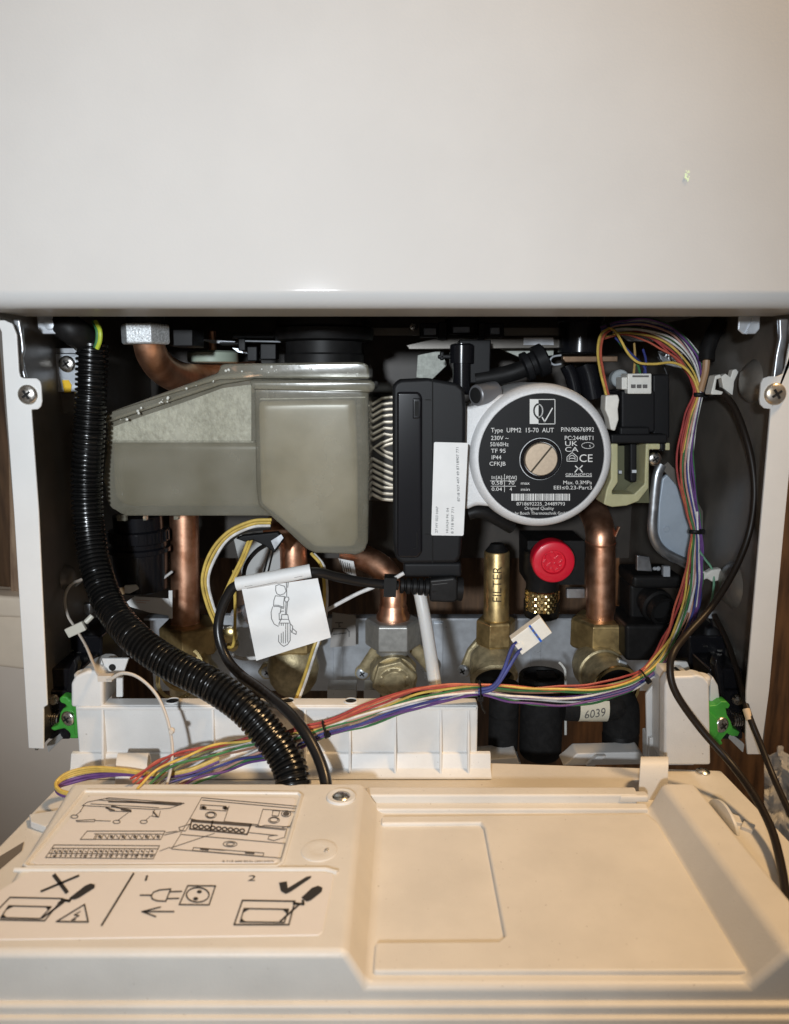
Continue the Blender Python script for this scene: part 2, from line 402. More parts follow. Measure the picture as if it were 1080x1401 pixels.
# ceiling plate of the compartment
mb = MB(); mb.box((0, 0.165, zb + .022), (2 * HW - .006, .25, .002)); mk('top_plate', mb, mat('black painted plate', (.05, .047, .045), .5), ch)
mb = MB(); mb.box((0, .262, (zb + .02 - .165) / 2), (2 * HW - .012, .002, zb + .02 + .165)); mk('shade_sheet', mb, mat('shade dark sheet', (.05, .040, .032), .5, var=.3, vscale=20), ch)  # sheet added over the lit wood; the cavity's shade is in its colour

# earth plate on the inner side
ep = thing('earth_plate', 'small bright zinc plate with screw and yellow spot beside the black conduit', 'plate', P(90, 537, .07))
mb = MB(); mb.rect(74, 484, 112, 536, .07, .0715); pl = mk('plate', mb, M_galvbright, ep, bevel=.0004)
mb = MB(); mb.pp([(76, 476), (112, 476), (112, 483.5), (74, 483.5)], .071, .085); mk('flange', mb, M_galv, ep, bevel=.0004)
a, b = MB(), MB(); screw_head(a, b, P(92, 498, .0695), (0, -1, 0), 0.0054); s1 = mk('screw', a, M_steel, ep); mk('cross_slot', b, M_hole, s1)
mb = MB(); mb.pp([(85, 520), (94, 520), (98, 527), (97, 537), (88, 537)], .0694, .0699); mk('paint_spot', mb, M_yellow, ep)
mb = MB(); mb.pp([(83, 537), (103, 537), (103, 565), (83, 565)], .074, .0755); mk('lower_tab', mb, M_side, ep, bevel=.001)

# =====================================================================================
# TOP OF THE COMPARTMENT
# =====================================================================================
tn = thing('tee_connector', 'sparkling cast zinc hex union on top of bent copper pipe', 'hex union', P(200, 440, .13))
mb = MB(); mb.hexa(P(200, 471.5, .06), (0, 0, 1), .0262, .0125, 0); mk('hex_body', mb, M_spark, tn, bevel=.0006)
mb = MB(); mb.cyl(P(200, 444, .06), (0, 0, 1), .0115, .02); mk('upper_sleeve', mb, M_black, tn)
mb = MB(); mb.rect(230, 450, 264, 474, .07, .10); mk('side_block', mb, M_black, tn, bevel=.001)
mb = MB(); mb.tube(path([(203, 455, .06), (204, 470, .061), (211, 490, .072), (228, 508, .095), (256, 519, .130), (300, 520, .15), (360, 514, .155)], 40), [.0094 + .0022 * min(1, i / 24) for i in range(80)], 24)
o = mk('copper_pipe', mb, M_copper); tag(o, 'bent copper pipe curving behind the tank under the cast zinc union', 'pipe')
mb = MB(); mb.lathe(P(292, 497, .15), (0, 0, 1), [(.0155, 0), (.0185, .001), (.0185, .0075), (.016, .009), (.004, .0092)], 36)
gw = mk('grey_washer', mb, M_greygreen); tag(gw, 'grey green plastic disc behind the tank lid and bent copper pipe', 'washer')
mb = MB(); mb.cyl(P(292, 490, .15), (0, 0, 1), .0028, .02); mk('stem', mb, M_copper, gw)
bt = thing('condensate_trap_collar', 'black round collar standing above the translucent tank lid', 'collar', P(445, 498, .10))
mb = MB(); c = P(444, 498, .115); up = (0, 0, 1)
mb.lathe(c, up, [(.0275, 0), (.0275, .006), (.0265, .0072), (.0265, .0165)], 48); mk('neck', mb, M_rubber, bt)
mb = MB(); mb.lathe(c + Vector((0, 0, .0150)), up, [(.029, 0), (.0335, .001), (.0345, .004), (.0345, .0085), (.0325, .0098), (.0325, .016)], 48); mk('rim', mb, M_rubber, bt)
lt = thing('control_lever', 'black lever assembly with thin metal rod under the cover, beside the collar', 'lever', P(350, 480, .12))
mb = MB(); mb.rect(318, 455, 380, 463, .12, .13); mb.rect(326, 463, 336, 480, .115, .13); mb.rect(338, 474, 352, 494, .12, .13); mb.rect(300, 468, 330, 472, .13, .14); mb.rect(356, 470, 378, 492, .125, .14)
mk('lever_body', mb, M_black, lt, bevel=.0008)
mb = MB(); mb.tube([P(336, 466.5, .112), P(384, 467.5, .112)], .0006, 8); mk('rod', mb, M_galvbright, lt)
mb = MB(); mb.pp([(267, 463), (322, 467), (320, 469.5), (290, 469.5)], .14, .143); mb.pp([(318, 476), (336, 478), (344, 484), (326, 482)], .13, .132); mk('bright_clip', mb, M_galvbright, lt)
rl = thing('support_rail', 'grey metal rail with dark keeper blocks running under the cover', 'rail', P(660, 470, .13))
mb = MB(); mb.rect(505, 448, 820, 459, .15, .152); mb.pp([(600, 462), (772, 464), (772, 476), (560, 478), (556, 472)], .145, .1465); mk('rail_bar', mb, M_side, rl, bevel=.0005)
mb = MB(); mb.pp([(717, 462), (757, 462), (758, 472), (717, 472)], .1435, .1448); mk('bright_strip', mb, M_galv, rl)
mb = MB(); mb.rect(575, 442, 690, 461, .135, .15); mb.rect(600, 440, 612, 464, .132, .15); mb.rect(655, 440, 664, 464, .132, .15); mb.lathe(P(632, 459, .14), (0, 0, 1), [(.011, 0), (.0125, .001), (.0125, .012)], 24)
kb = mk('keeper_block', mb, M_black, rl, bevel=.001)
mb = MB(); mb.rect(580, 449, 597, 458, .131, .1349); mb.rect(671, 448, 684, 457, .131, .1349); mb.rect(620, 447, 643, 455, .1235, .1262); mk('keeper_window', mb, mat('blue grey plastic', (.22, .25, .30), .35), kb, bevel=.0006)
a, b = MB(), MB(); screw_head(a, b, P(565, 447, .149), (0, -1, 0), .003); s1 = mk('screw', a, M_steel, rl); mk('cross_slot', b, M_hole, s1)
pv = thing('air_vent_valve', 'black upright vent tube with side arms behind the pump', 'vent valve', P(630, 520, .11))
mb = MB(); mb.tube([P(632, 470, .115), P(632, 540, .115)], .0062, 20); mb.lathe(P(632, 497, .115), up, [(.0085, 0), (.0085, .012), (.0072, .013)], 24); mk('tube', mb, M_gloss, pv)
mb = MB(); mb.box(P(648, 495, .125), (.022, .018, .03)); mb.box(P(610, 488, .115), (.011, .004, .003)); mb.box(P(605, 487, .115), (.003, .004, .006)); mk('arm', mb, M_black, pv, bevel=.001)
bp = thing('bypass_pipe', 'black bypass pipe with thick swivel collar resting above the silver pump', 'pipe', P(700, 505, .12))
mb = MB(); mb.tube(path([(650, 520, .12), (690, 513, .12), (720, 503, .12), (745, 490, .125)], 20), .0062, 16); mk('pipe', mb, M_rubber, bp)
mb = MB(); ax = (P(745, 490, .12) - P(700, 510, .12)); c = P(716, 504, .12); mb.lathe(c, ax, [(.007, 0), (.0105, .001), (.0105, .005), (.0085, .006), (.0085, .009), (.0115, .010), (.0115, .0165), (.009, .018)], 28); mk('collar', mb, M_black, bp)
gp = thing('grey_gasket', 'pale grey torn felt patch behind the control box top', 'felt patch', P(590, 500, .16))
mb = MB(); mb.pp([(572, 486), (602, 480), (612, 499), (590, 520), (570, 516)], .165, .168); mk('felt', mb, mat('pale felt', (.50, .52, .47), .8, var=.2, vscale=300, bump=.3, bscale=900), gp)
gp2 = thing('white_gasket', 'pale wedge shaped plate behind the bypass pipe', 'plate', P(720, 480, .17))
mb = MB(); mb.pp([(682, 476), (758, 477), (757, 486), (712, 489)], .165, .167); mk('wedge', mb, mat('pale felt', (.5, .5, .5)), gp2)
cc = thing('upper_canister', 'black round canister under the cover near the wiring loops', 'canister', P(795, 470, .14))
mb = MB(); mb.lathe(P(793, 484, .145), up, [(.0145, 0), (.0155, .001), (.0155, .022), (.017, .023), (.017, .03)], 36); mk('can', mb, M_gloss, cc)
mb = MB(); mb.pp([(771, 487), (846, 487), (846, 495), (774, 496), (770, 491)], .118, .124); mk('strap', mb, mat('dull bronze strip', (.26, .17, .11), .4, .7, var=.2, vscale=100), cc, bevel=.0008)
mb = MB(); mb.tube(path([(768, 486, .114), (757, 488, .114), (753, 494, .114), (758, 499, .114), (768, 498, .114)], 20), .0007, 8); mk('wire_clip', mb, M_galvbright, cc)
mb = MB(); mb.tube(path([(775, 500, .14), (782, 515, .14), (788, 540, .14)], 14), .005, 12); mb.tube(path([(800, 498, .14), (806, 515, .14), (812, 545, .14)], 14), .008, 14); mk('hose_tail', mb, M_gloss, cc)
wt = thing('upper_bracket', 'dull bright metal plate behind the wire loops near the motor', 'bracket', P(905, 480, .12))
mb = MB(); mb.pp([(848, 458), (903, 458), (896, 468), (860, 467)], .135, .137); mb.pp([(900, 480), (935, 482), (934, 505), (906, 498)], .13, .132); mk('plate', mb, M_galv, wt, bevel=.0006)
mb = MB(); mb.cyl(P(921, 488, .1295), (0, -1, 0), .004, .004); mk('bolt', mb, M_steel, wt)
# pale disc beside the white motor plug
ds = thing('nylon_bush', 'grey nylon bush behind the motor plug', 'bush', P(845, 518, .115))
mb = MB(); mb.lathe(P(845, 518, .12), (0, -1, 0), [(.0062, 0), (.0062, .007), (.0055, .0078), (.0025, .0078), (.0022, .006)], 30); mk('bush_body', mb, mat('grey nylon', (.36, .39, .40), .5), ds)
# =====================================================================================
# TRANSLUCENT CONDENSATE TANK
# =====================================================================================
def tank_material():
    m = bpy.data.materials.new('milky tank plastic'); m.use_nodes = True; nt = m.node_tree; N = nt.nodes; L = nt.links
    N.clear(); out = N.new('ShaderNodeOutputMaterial')
    dif = N.new('ShaderNodeBsdfDiffuse'); trl = N.new('ShaderNodeBsdfTranslucent'); tra = N.new('ShaderNodeBsdfTransparent'); gl = N.new('ShaderNodeBsdfGlossy')
    tc = N.new('ShaderNodeTexCoord'); nz = N.new('ShaderNodeTexNoise'); nz.inputs['Scale'].default_value = 30; nz.inputs['Detail'].default_value = 5
    L.new(tc.outputs['Object'], nz.inputs['Vector'])
    rp = N.new('ShaderNodeValToRGB'); rp.color_ramp.elements[0].position = .35; rp.color_ramp.elements[0].color = (.50, .465, .35, 1)
    rp.color_ramp.elements[1].position = .7; rp.color_ramp.elements[1].color = (.75, .71, .58, 1)
    L.new(nz.outputs['Fac'], rp.inputs['Fac']); L.new(rp.outputs['Color'], dif.inputs['Color']); L.new(rp.outputs['Color'], trl.inputs['Color'])
    tra.inputs['Color'].default_value = (.95, .95, .91, 1); gl.inputs['Roughness'].default_value = .13
    a = N.new('ShaderNodeMixShader'); a.inputs[0].default_value = .25; L.new(dif.outputs[0], a.inputs[1]); L.new(trl.outputs[0], a.inputs[2])
    b = N.new('ShaderNodeMixShader'); b.inputs[0].default_value = .66; L.new(a.outputs[0], b.inputs[1]); L.new(tra.outputs[0], b.inputs[2])
    fr = N.new('ShaderNodeFresnel'); fr.inputs['IOR'].default_value = 1.45
    bp = N.new('ShaderNodeBump'); bp.inputs['Strength'].default_value = .03; bp.inputs['Distance'].default_value = .001
    nz2 = N.new('ShaderNodeTexNoise'); nz2.inputs['Scale'].default_value = 160; L.new(tc.outputs['Object'], nz2.inputs['Vector']); L.new(nz2.outputs['Fac'], bp.inputs['Height'])
    for s_ in (dif, gl, fr): L.new(bp.outputs['Normal'], s_.inputs['Normal'])
    c = N.new('ShaderNodeMixShader'); L.new(fr.outputs[0], c.inputs[0]); L.new(b.outputs[0], c.inputs[1]); L.new(gl.outputs[0], c.inputs[2])
    L.new(c.outputs[0], out.inputs['Surface']); return m
M_tank = tank_material()
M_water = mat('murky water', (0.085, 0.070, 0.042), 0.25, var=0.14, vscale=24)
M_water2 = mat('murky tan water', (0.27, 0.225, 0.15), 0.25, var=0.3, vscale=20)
M_mist = mat('condensed droplets', (0.54, 0.53, 0.47), 0.35, var=0.3, vscale=330, bump=0.9, bscale=700, stretch=(1, 1, .6))
tk = thing('condensate_tank', 'milky translucent plastic tank half full of murky water', 'tank', P(330, 707, .10))
mb = MB()
mb.pp([(146, 574), (300, 522), (345, 516), (480, 520), (480, 640), (400, 706), (365, 706), (170, 706), (152, 696), (144, 684), (141, 652)], .072, .122)
mb.pp([(347, 527), (505, 527), (506, 640), (504, 742), (499, 755), (488, 760), (430, 757), (418, 751), (370, 706), (354, 693), (350, 670)], .060, .15)
mk('tank_body', mb, M_tank, tk, remesh=.0016, smooth=0)
mb = MB()   # overhanging rim between body and lid
mb.pp([(141, 567), (302, 513), (346, 508), (347, 519), (304, 526), (143, 580)], .068, .124)
mk('rim', mb, M_tank, tk, bevel=.0018)
mb = MB(); mb.pp([(340, 520), (505, 520), (513, 522), (514, 533), (506, 537), (345, 533)], .0565, .155)
mk('front_rim', mb, M_tank, tk, bevel=.002)
mb = MB(); mb.pp([(146, 565), (298, 510), (302, 499), (309, 497.5), (490, 495), (501, 497), (505, 503), (506, 519), (345, 518), (300, 520)], .066, .15)
mk('lid', mb, M_tank, tk, bevel=.003)
mb = MB()   # water body inside; the left chamber stops at its level, the right one is full
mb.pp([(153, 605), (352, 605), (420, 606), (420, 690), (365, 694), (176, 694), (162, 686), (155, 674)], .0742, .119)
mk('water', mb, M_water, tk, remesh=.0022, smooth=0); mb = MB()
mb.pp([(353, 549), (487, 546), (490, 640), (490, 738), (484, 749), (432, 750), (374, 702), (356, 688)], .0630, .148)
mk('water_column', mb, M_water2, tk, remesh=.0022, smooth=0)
mb = MB()   # band of condensation on the wall above the water
mb.pp([(152, 585), (200, 568), (262, 547), (305, 531), (344, 526), (344, 603), (152, 603)], .0733, .0740)
mk('condensation', mb, M_mist, tk, label='pale mottled band of condensation above the water line')
mb = MB(); mb.tube([P(150, 604.5, .0733), P(347, 604.5, .0733)], .0004, 6); mb.tube([P(356, 546, .0612), P(500, 543.5, .0612)], .0004, 6); mk('water_line', mb, M_mist, tk)
mb = MB(); random.seed(11)
for k in range(34):
    t = random.random(); px = 160 + t * 330; py = (570 - (px - 160) * .43 + random.uniform(2, 10)) if px < 300 else 503 + random.uniform(-2, 9)
    Yd = .0655
    r = random.uniform(.0003, .0010); mb.lathe(P(px, py, Yd), (0, -1, 0), [(r, 0), (r * .8, r * .35), (r * .3, r * .5)], 8)
mk('droplets', mb, mat('water droplets', (.66, .66, .60), .12), tk, smooth=60)
mb = MB()   # small moulded feet and tabs under the tank
mb.rect(160, 705, 172, 713, .10, .105); mb.rect(196, 705, 200, 712, .10, .105); mb.rect(238, 705, 244, 711, .10, .105)
mk('moulded_tab', mb, M_tank, tk)
# black trap cup below the tank
tc_ = thing('trap_cup', 'black ribbed trap cup under the tank beside the conduit', 'cup', P(195, 800, .13))
mb = MB(); c = P(195, 808, .13)
mb.lathe(c, up, [(.014, 0), (.0185, .002), (.0195, .018), (.0200, .030), (.0225, .031), (.0225, .034), (.0200, .035), (.0200, .038), (.0215, .039), (.0215, .047), (.018, .048), (.018, .058)], 40)
mk('cup', mb, M_gloss, tc_)
mb = MB()
for k in range(24):
    a = k / 24 * 6.283; mb.box(c + Vector((math.cos(a) * .0215, math.sin(a) * .0215, .043)), (.0016, .0016, .007), Matrix.Rotation(a, 3, 'Z'))
mk('grip_rib', mb, M_gloss, tc_)
# plate heat exchanger between tank and pump
hx = thing('plate_heat_exchanger', 'stamped steel plate pack with chevron ridges between tank and pump', 'heat exchanger', P(525, 690, .14))
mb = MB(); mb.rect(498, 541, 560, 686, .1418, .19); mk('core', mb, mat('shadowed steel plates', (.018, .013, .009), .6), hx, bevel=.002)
mb = MB(); Yh = .1405
def ridge(pts): mb.tube([P(x, y, Yh) for x, y in pts], .0012, 8, flat=.6)
for k in range(7):
    y0 = 553 + 8.1 * k
    top = [(505, y0 + 3), (513, y0 - 2), (523, y0 - 8), (534, y0 - 9.5), (560, y0 - 9)] if k < 4 else [(505, y0 + 3), (514, y0 - 1.5), (526, y0 - 8), (536, y0 - 12 + k), (560, y0 - 16)]
    ridge(top)
for k in range(8):
    y0 = 678 - 8.1 * k
    if y0 < 622: continue
    low = [(505, y0 - 5), (513, y0), (523, y0 + 5), (534, y0 + 6), (560, y0 + 6)] if k < 3 else [(505, y0 - 5), (514, y0 + 0), (526, y0 + 6), (536, y0 + 10), (560, y0 + 14)]
    ridge(low)
ridge([(560, 594), (535, 601), (522, 606), (511, 613), (522, 621), (535, 627), (560, 636)])
ridge([(545, 604), (528, 609), (522, 613), (528, 618), (545, 623)])
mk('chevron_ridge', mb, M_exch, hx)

# =====================================================================================
# PUMP
# =====================================================================================
pm = thing('circulation_pump', 'silver circulation pump with round black nameplate and black control box', 'pump', P(700, 720, .09))
cx, cy = 741, 625; Yp = .050; m_ = mp(Yp, P(cx, cy, Yp).z)
c = P(cx, cy, Yp); Rm = 100 * m_
mb = MB(); r = Rm
mb.lathe(c, (0, -1, 0), [(r * .985, -.075), (r, -.070), (r, -.0115), (r * .992, -.0070), (r * .975, -.0034), (r * .935, -.0008), (r * .885, 0), (r * .864, 0), (r * .857, -.0012), (r * .30, -.0012), (r * .29, -.0022), (.003, -.0022)], 96)
hs = mk('motor_housing', mb, M_silver, pm, smooth=50)
mb = MB(); mb.pp([(634, 556), (644, 556), (668, 549), (684, 540), (720, 535), (720, 720), (690, 702), (672, 694), (652, 692), (642, 697), (634, 698)], .0545, .11)
mk('mounting_neck', mb, M_silver, pm, bevel=.004)
mb = MB(); ax = Vector((1, .75, .12))
mb.lathe(P(651, 541, .054), ax, [(.0060, 0), (.0066, .0006), (.0070, .01), (.0072, .016)], 28); kn = mk('screw_boss', mb, mat('dark grey cast metal', (.20, .20, .21), .45, .4), pm)
mb = MB(); mb.lathe(P(651, 541, .054), ax, [(.0050, -.0002), (.004, -.0004), (.001, -.0004)], 24); mk('bore', mb, M_hole, kn)
mb = MB(); mb.tube(path([(641, 703, .062), (655, 700, .062), (672, 706, .064), (700, 722, .07)], 16), .0042, 14); mk('lower_lug', mb, M_rubber, pm)
# nameplate: a disc with a hole for the bleed screw
Yl = Yp - .0003; lb = MB(); n = 96; rl_ = r * .857; ri = 29 * m_; cb = P(740, 628, Yp); 
vs = []
for k in range(n):
    a = 6.28318 * k / n; vs.append((c.x + rl_ * math.cos(a), Yp + .0006, c.z + rl_ * math.sin(a)))
for k in range(n):
    a = 6.28318 * k / n; vs.append((cb.x + ri * math.cos(a), Yp + .0006, cb.z + ri * math.sin(a)))
lb.add(vs, [(k, (k + 1) % n, n + (k + 1) % n, n + k) for k in range(n)])
np_ = mk('nameplate', lb, M_plate, pm, flatprint=True)
YT = Yp + .00045
pl_ = lambda x, y: P(x, y, YT)
t = MB()
tx = lambda s, x, y, h, w=None, **k: t.text(s, x, y, h, pl_, w, **k)
tx('Type  UPM2  15-70  AUT', 672, 591.5, 6.2, 86); tx('P/N:98676992', 768, 590.5, 6.0, 45)
tx('PC:2448BT1', 773, 602, 5.8, 39); tx('230V ~', 672, 602, 5.8, 24); tx('50/60Hz', 671, 610.5, 5.6, 25); tx('TF 95', 672, 619.5, 5.6, 20); tx('IP44', 673, 628.5, 5.6, 13); tx('CFKJB', 670, 637, 5.4, 22)
tx('I=[A]', 673, 655.5, 4.6, 14); tx('P[W]', 693, 655.5, 4.6, 14); tx('0.58', 673, 663.0, 4.8, 15); tx('70', 696, 663.0, 4.8, 8); tx('max', 713, 663.0, 4.2, 12); tx('0.04', 673, 671.5, 4.8, 14); tx('4', 697.5, 671.5, 4.8); tx('min', 713, 671.5, 4.2, 12)
tx('UK', 773.5, 610, 6.6, 17); tx('CA', 773.5, 618, 6.6, 18); tx('CE', 793, 632, 10.5, 18)
tx('s', 806.5, 611.5, 4.2)
tx('GRUNDFOS', 774, 651, 3.6, 36); tx('Max. 0.3MPa', 771, 662.5, 5.0, 39); tx('EEI\u22640.23-Part3', 758, 669.5, 5.0, 52)
tx('8718692225_24489793', 707, 691.5, 4.6, 66); tx('Original Quality', 718, 697.5, 4.2, 40); tx('by Bosch Thermotechnik GmbH', 705, 704, 4.0, 73)
t.ink([[(671, 658), (706, 658)], [(672, 665.2), (706, 665.2)], [(690.5, 649), (690.5, 673)]], pl_, .7)
t.ink([[(674, 655), (706, 655)]], pl_, .3)
t.ink([[(799.5 + 8.5 * math.cos(a) + 5, 609.5 + 4.2 * math.sin(a)) for a in [i * .3927 for i in range(17)]]], pl_, .7)
t.ink([[(776, 631), (776, 625), (783, 619), (790, 625), (790, 631), (776, 631)], [(779, 629), (779, 625), (783, 622.5), (787, 625), (787, 629)], [(779, 627), (787, 627)]], pl_, .9)
t.ink([[(787, 646), (791, 641), (787.5, 637.5)], [(797, 646), (793, 641), (797, 637)], [(791, 641), (793, 641)]], pl_, 1.5)
t.poly([(774, 651.6), (810, 651.6), (810, 652.4), (774, 652.4)], pl_)
random.seed(5); x = 700.0
while x < 779:                               # bar code
    w = random.choice([.7, .7, 1.2, 1.8, 2.3]); g = random.choice([.6, .7, 1.1])
    t.poly([(x, 675.5), (min(x + w, 780), 675.5), (min(x + w, 780), 685), (x, 685)], pl_); x += w + g
# quality emblem: split square with a letter and a tick
t.poly([(725, 546), (737, 546), (737, 580), (725, 580)], pl_)
t.ink([[(737, 546.5), (759.5, 546.5), (759.5, 580), (737, 580)]], pl_, 1.0)
t.ink([[(742, 571), (745.5, 577), (756, 558.5)]], pl_, 1.6)
t.ink([[(737.5 + 5.2 * math.cos(a), 562 + 8.6 * math.sin(a)) for a in [(-1.5708 + i * .3142) for i in range(11)]]], pl_, 1.7)
mk('lettering', t, M_wprint, np_, flatprint=True)
tq = MB(); YQ = lambda x, y: P(x, y, YT - .00012)
tq.ink([[(737 - 6.2 * math.cos(a), 562 - 9 * math.sin(a)) for a in [(-1.45 + i * .29) for i in range(11)]], [(737, 552.9), (735, 553.2)]], YQ, 2.2)
tq.ink([[(735, 571), (738, 574)]], YQ, 2.4)
mk('emblem_letter', tq, M_ink, np_, flatprint=True)
# scratch ring and bleed screw
mb = MB(); mb.lathe_closed(cb + Vector((0, .0008, 0)), (0, -1, 0), [(23.5 * m_, 0), (27.6 * m_, 0), (28.2 * m_, .0012), (26.5 * m_, .0018), (23.5 * m_, .0012)], 56); rg = mk('seal_ring', mb, M_gloss, pm)
mb = MB(); rs = 22.6 * m_
mb.lathe(cb, (0, -1, 0), [(rs, -.004), (rs, .0016), (rs * .95, .0022), (.002, .0022)], 48)
bs = mk('bleed_screw', mb, mat('turned nickel brass', (.60, .48, .36), .42, .8, var=.08, vscale=500), pm)
mb = MB(); a = math.radians(52); mb.box(cb + Vector((0, -.0019, 0)), (rs * 1.98, .0011, .0011), Matrix.Rotation(-a, 3, 'Y')); mk('slot', mb, M_etch, bs)
# control box
bx = MB(); bx.pp([(537, 531), (541, 523), (549, 519), (586, 517), (626, 524), (636, 532), (638, 560), (636, 690), (631, 762), (625, 771), (550, 772), (541, 764), (538, 740)], .040, .115)
cb_ = mk('control_box', bx, M_black, pm, bevel=.003, bseg=4)
mb = MB(); mb.pp([(543, 536), (573, 536), (578, 542), (578, 756), (572, 764), (546, 764), (543, 758)], .0375, .042); fp = mk('front_cover', mb, M_gloss, cb_, bevel=.0018)
mb = MB(); mb.pp([(565, 545), (575, 545), (577, 550), (576, 570), (573, 573), (565, 573)], .0368, .039); mk('latch_window', mb, M_gloss, cb_, bevel=.0008)
mb = MB(); mb.pp([(567.5, 549), (573, 549), (573, 569), (567.5, 569)], .0366, .0369); mk('latch_slot', mb, M_hole, cb_)
mb = MB(); mb.tube([P(571, 729, .0372), P(571, 749, .0372), P(566, 751, .0372)], .0004, 6); mb.tube([P(592, 519, .0398), P(592, 770, .0398)], .0004, 6); mb.tube([P(582, 547, .0398), P(590, 547, .0398)], .0003, 6); mb.tube([P(582, 731, .0398), P(590, 731, .0398)], .0003, 6); mk('seam', mb, M_hole, cb_)
mb = MB(); mb.rect(552, 770, 632, 790, .05, .10); mk('plug_socket', mb, M_black, cb_, bevel=.002)
# sticker wrapping the front face
mb = MB(); mb.pp([(595.5, 604.8), (639, 606), (640.5, 607.5), (634.5, 731.5), (633, 733), (591.5, 732.4), (590.2, 731), (594, 606)], .0386, .0392)
st = mk('sticker', mb, M_paper, cb_)
sk = MB(); ps = lambda x, y: P(x, y, .03845)
sk.text('8718 937 497 49 8718907 771', 629.5, 686, 3.5, ps, 74, ang=91.5); sk.text('27 HY 023 HAP', 599.0, 729, 3.4, ps, 36, ang=88.5); sk.text('HUA24 FK 04', 613.4, 729, 3.2, ps, 34, ang=88.5); sk.text('8 718 907 771', 620.6, 730, 3.4, ps, 36, ang=88.5)
mk('lettering', sk, M_ink, st, flatprint=True)
# =====================================================================================
# VALVES, COPPER PIPES, BRACKET
# =====================================================================================
br = thing('pipe_bracket', 'bluish galvanised bracket plate behind the row of brass valves', 'bracket', P(540, 945, .195))
mb = MB(); pr = []
top = P(540, 842, .195).z; bot = P(540, 945, .195).z
xa, xb = XA(205, .195, top), XA(905, .195, top)
sec = [(.180, top + .0005), (.190, top + .0005), (.1935, top - .001), (.195, top - .0045), (.195, bot), (.197, bot), (.197, top - .0045), (.1955, top + .0005), (.1915, top + .0022), (.180, top + .0022)]
mb.prism([Vector((xa, y, z)) for y, z in sec], (xb - xa, 0, 0)); mk('bracket_plate', mb, M_galvbright, br, smooth=40)
mb = MB()   # pressed ribs standing off the plate
for px in (462, 600, 735):
    w = XA(px + 7, .19, top) - XA(px - 7, .19, top)
    mb = MB(); mb.box((XA(px, .195, top), .1946, (top + bot) / 2), (w, .0018, (top - bot) * .82)); mk('pressed_rib', mb, M_galvbright, br, bevel=.0008)
mb = MB(); q = [(455, 838), (487, 842), (487, 883), (452, 886)]; mb.pp(q, .178, .1784); tl = mk('tap_label', mb, mat('grey label', (.42, .40, .38), .5), br)
mb = MB(); pt = lambda x, y: P(x, y, .1777)
mb.ink([[(464, 857), (466, 857)], [(464, 852), (464, 858)], [(459, 852), (469, 852)], [(453, 868), (456, 860), (474, 860), (478, 864), (478, 871)], [(456, 868), (474, 866)]], pt, 1.3); mk('tap_symbol', mb, M_inkgrey, tl, flatprint=True)
# strips of white plastic seen low behind the trunk
mb = MB(); mb.rect(448, 944, 487, 962, .13, .15); mb.rect(498, 944, 520, 962, .13, .15); o = mk('plastic_ledge', mb, M_white); tag(o, 'white plastic ledge low behind the ribbed trunk and brass cap', 'ledge')

Yp_ = .148
def nut(px, y0, y1, wpx, m, parent, Y=Yp_, phase=0.0, name='hex_nut'):
    b = P(px, y1, Y); h = P(px, y0, Y).z - b.z
    mb = MB(); mb.hexa(b, (0, 0, 1), wpx * mp(Y, b.z), h, phase); return mk(name, mb, m, parent, bevel=.0006)
def vcyl(mb, px, y0, y1, wpx, Y=Yp_):
    b = P(px, y1, Y); h = P(px, y0, Y).z - b.z; mb.cyl(b, (0, 0, 1), wpx / 2 * mp(Y, b.z), h, 32, .0008); return mb

# flow pipe (left)
o = MB(); o.tube(path([(253, 690, .150), (253, 760, .149), (254, 846, .148), (254, 852, .148), (254, 862, .148)], 30), [.0107] * 27 + [.0112] * 40, 28) if False else o.tube(path([(252, 688, .150), (253, 760, .149), (254, 866, .148)], 24), .0109, 28)
pp1 = mk('copper_pipe', o, M_copper); tag(pp1, 'straight copper pipe dropping from the tank into the brass nut behind the conduit', 'pipe')
mb = MB(); mb.lathe(P(254, 857, .148), up, [(.0109, -.001), (.0124, 0), (.0120, .0022), (.0109, .004)], 28); mk('flared_end', mb, M_copper, pp1)
v1 = thing('isolation_valve', 'brass isolation valve under the straight copper pipe, half hidden by the conduit', 'valve', P(262, 950, .14))
nut(263, 851, 888, 74, M_brass, v1, .148, .50)
mb = MB(); mb.lathe(P(268, 960, .150), up, [(.016, 0), (.019, .004), (.020, .018), (.0185, .028), (.014, .034), (.0135, .042)], 36); mk('valve_body', mb, M_cast, v1)
mb = MB(); c = P(252, 912, .125)
mb.lathe(c, (.15, -1, .5), [(.017, -.02), (.0185, -.006), (.0185, 0), (.0165, .001), (.0150, -.001), (.002, -.001)], 40); mk('side_port', mb, M_brass, v1)
mb = MB()
mb.lathe_closed(c + Vector((0, -.0015, .001)), (.15, -1, .5), [(.0125, 0), (.0145, 0), (.0148, .0022), (.0125, .0022)], 40)
mk('snap_ring', mb, M_brassb, v1)
mb = MB(); mb.lathe_closed(P(243, 930, .10), (.1, -1, .6), [(.0125, 0), (.0148, 0), (.0150, .003), (.0125, .003)], 40); mk('union_ring', mb, M_brassb, v1)

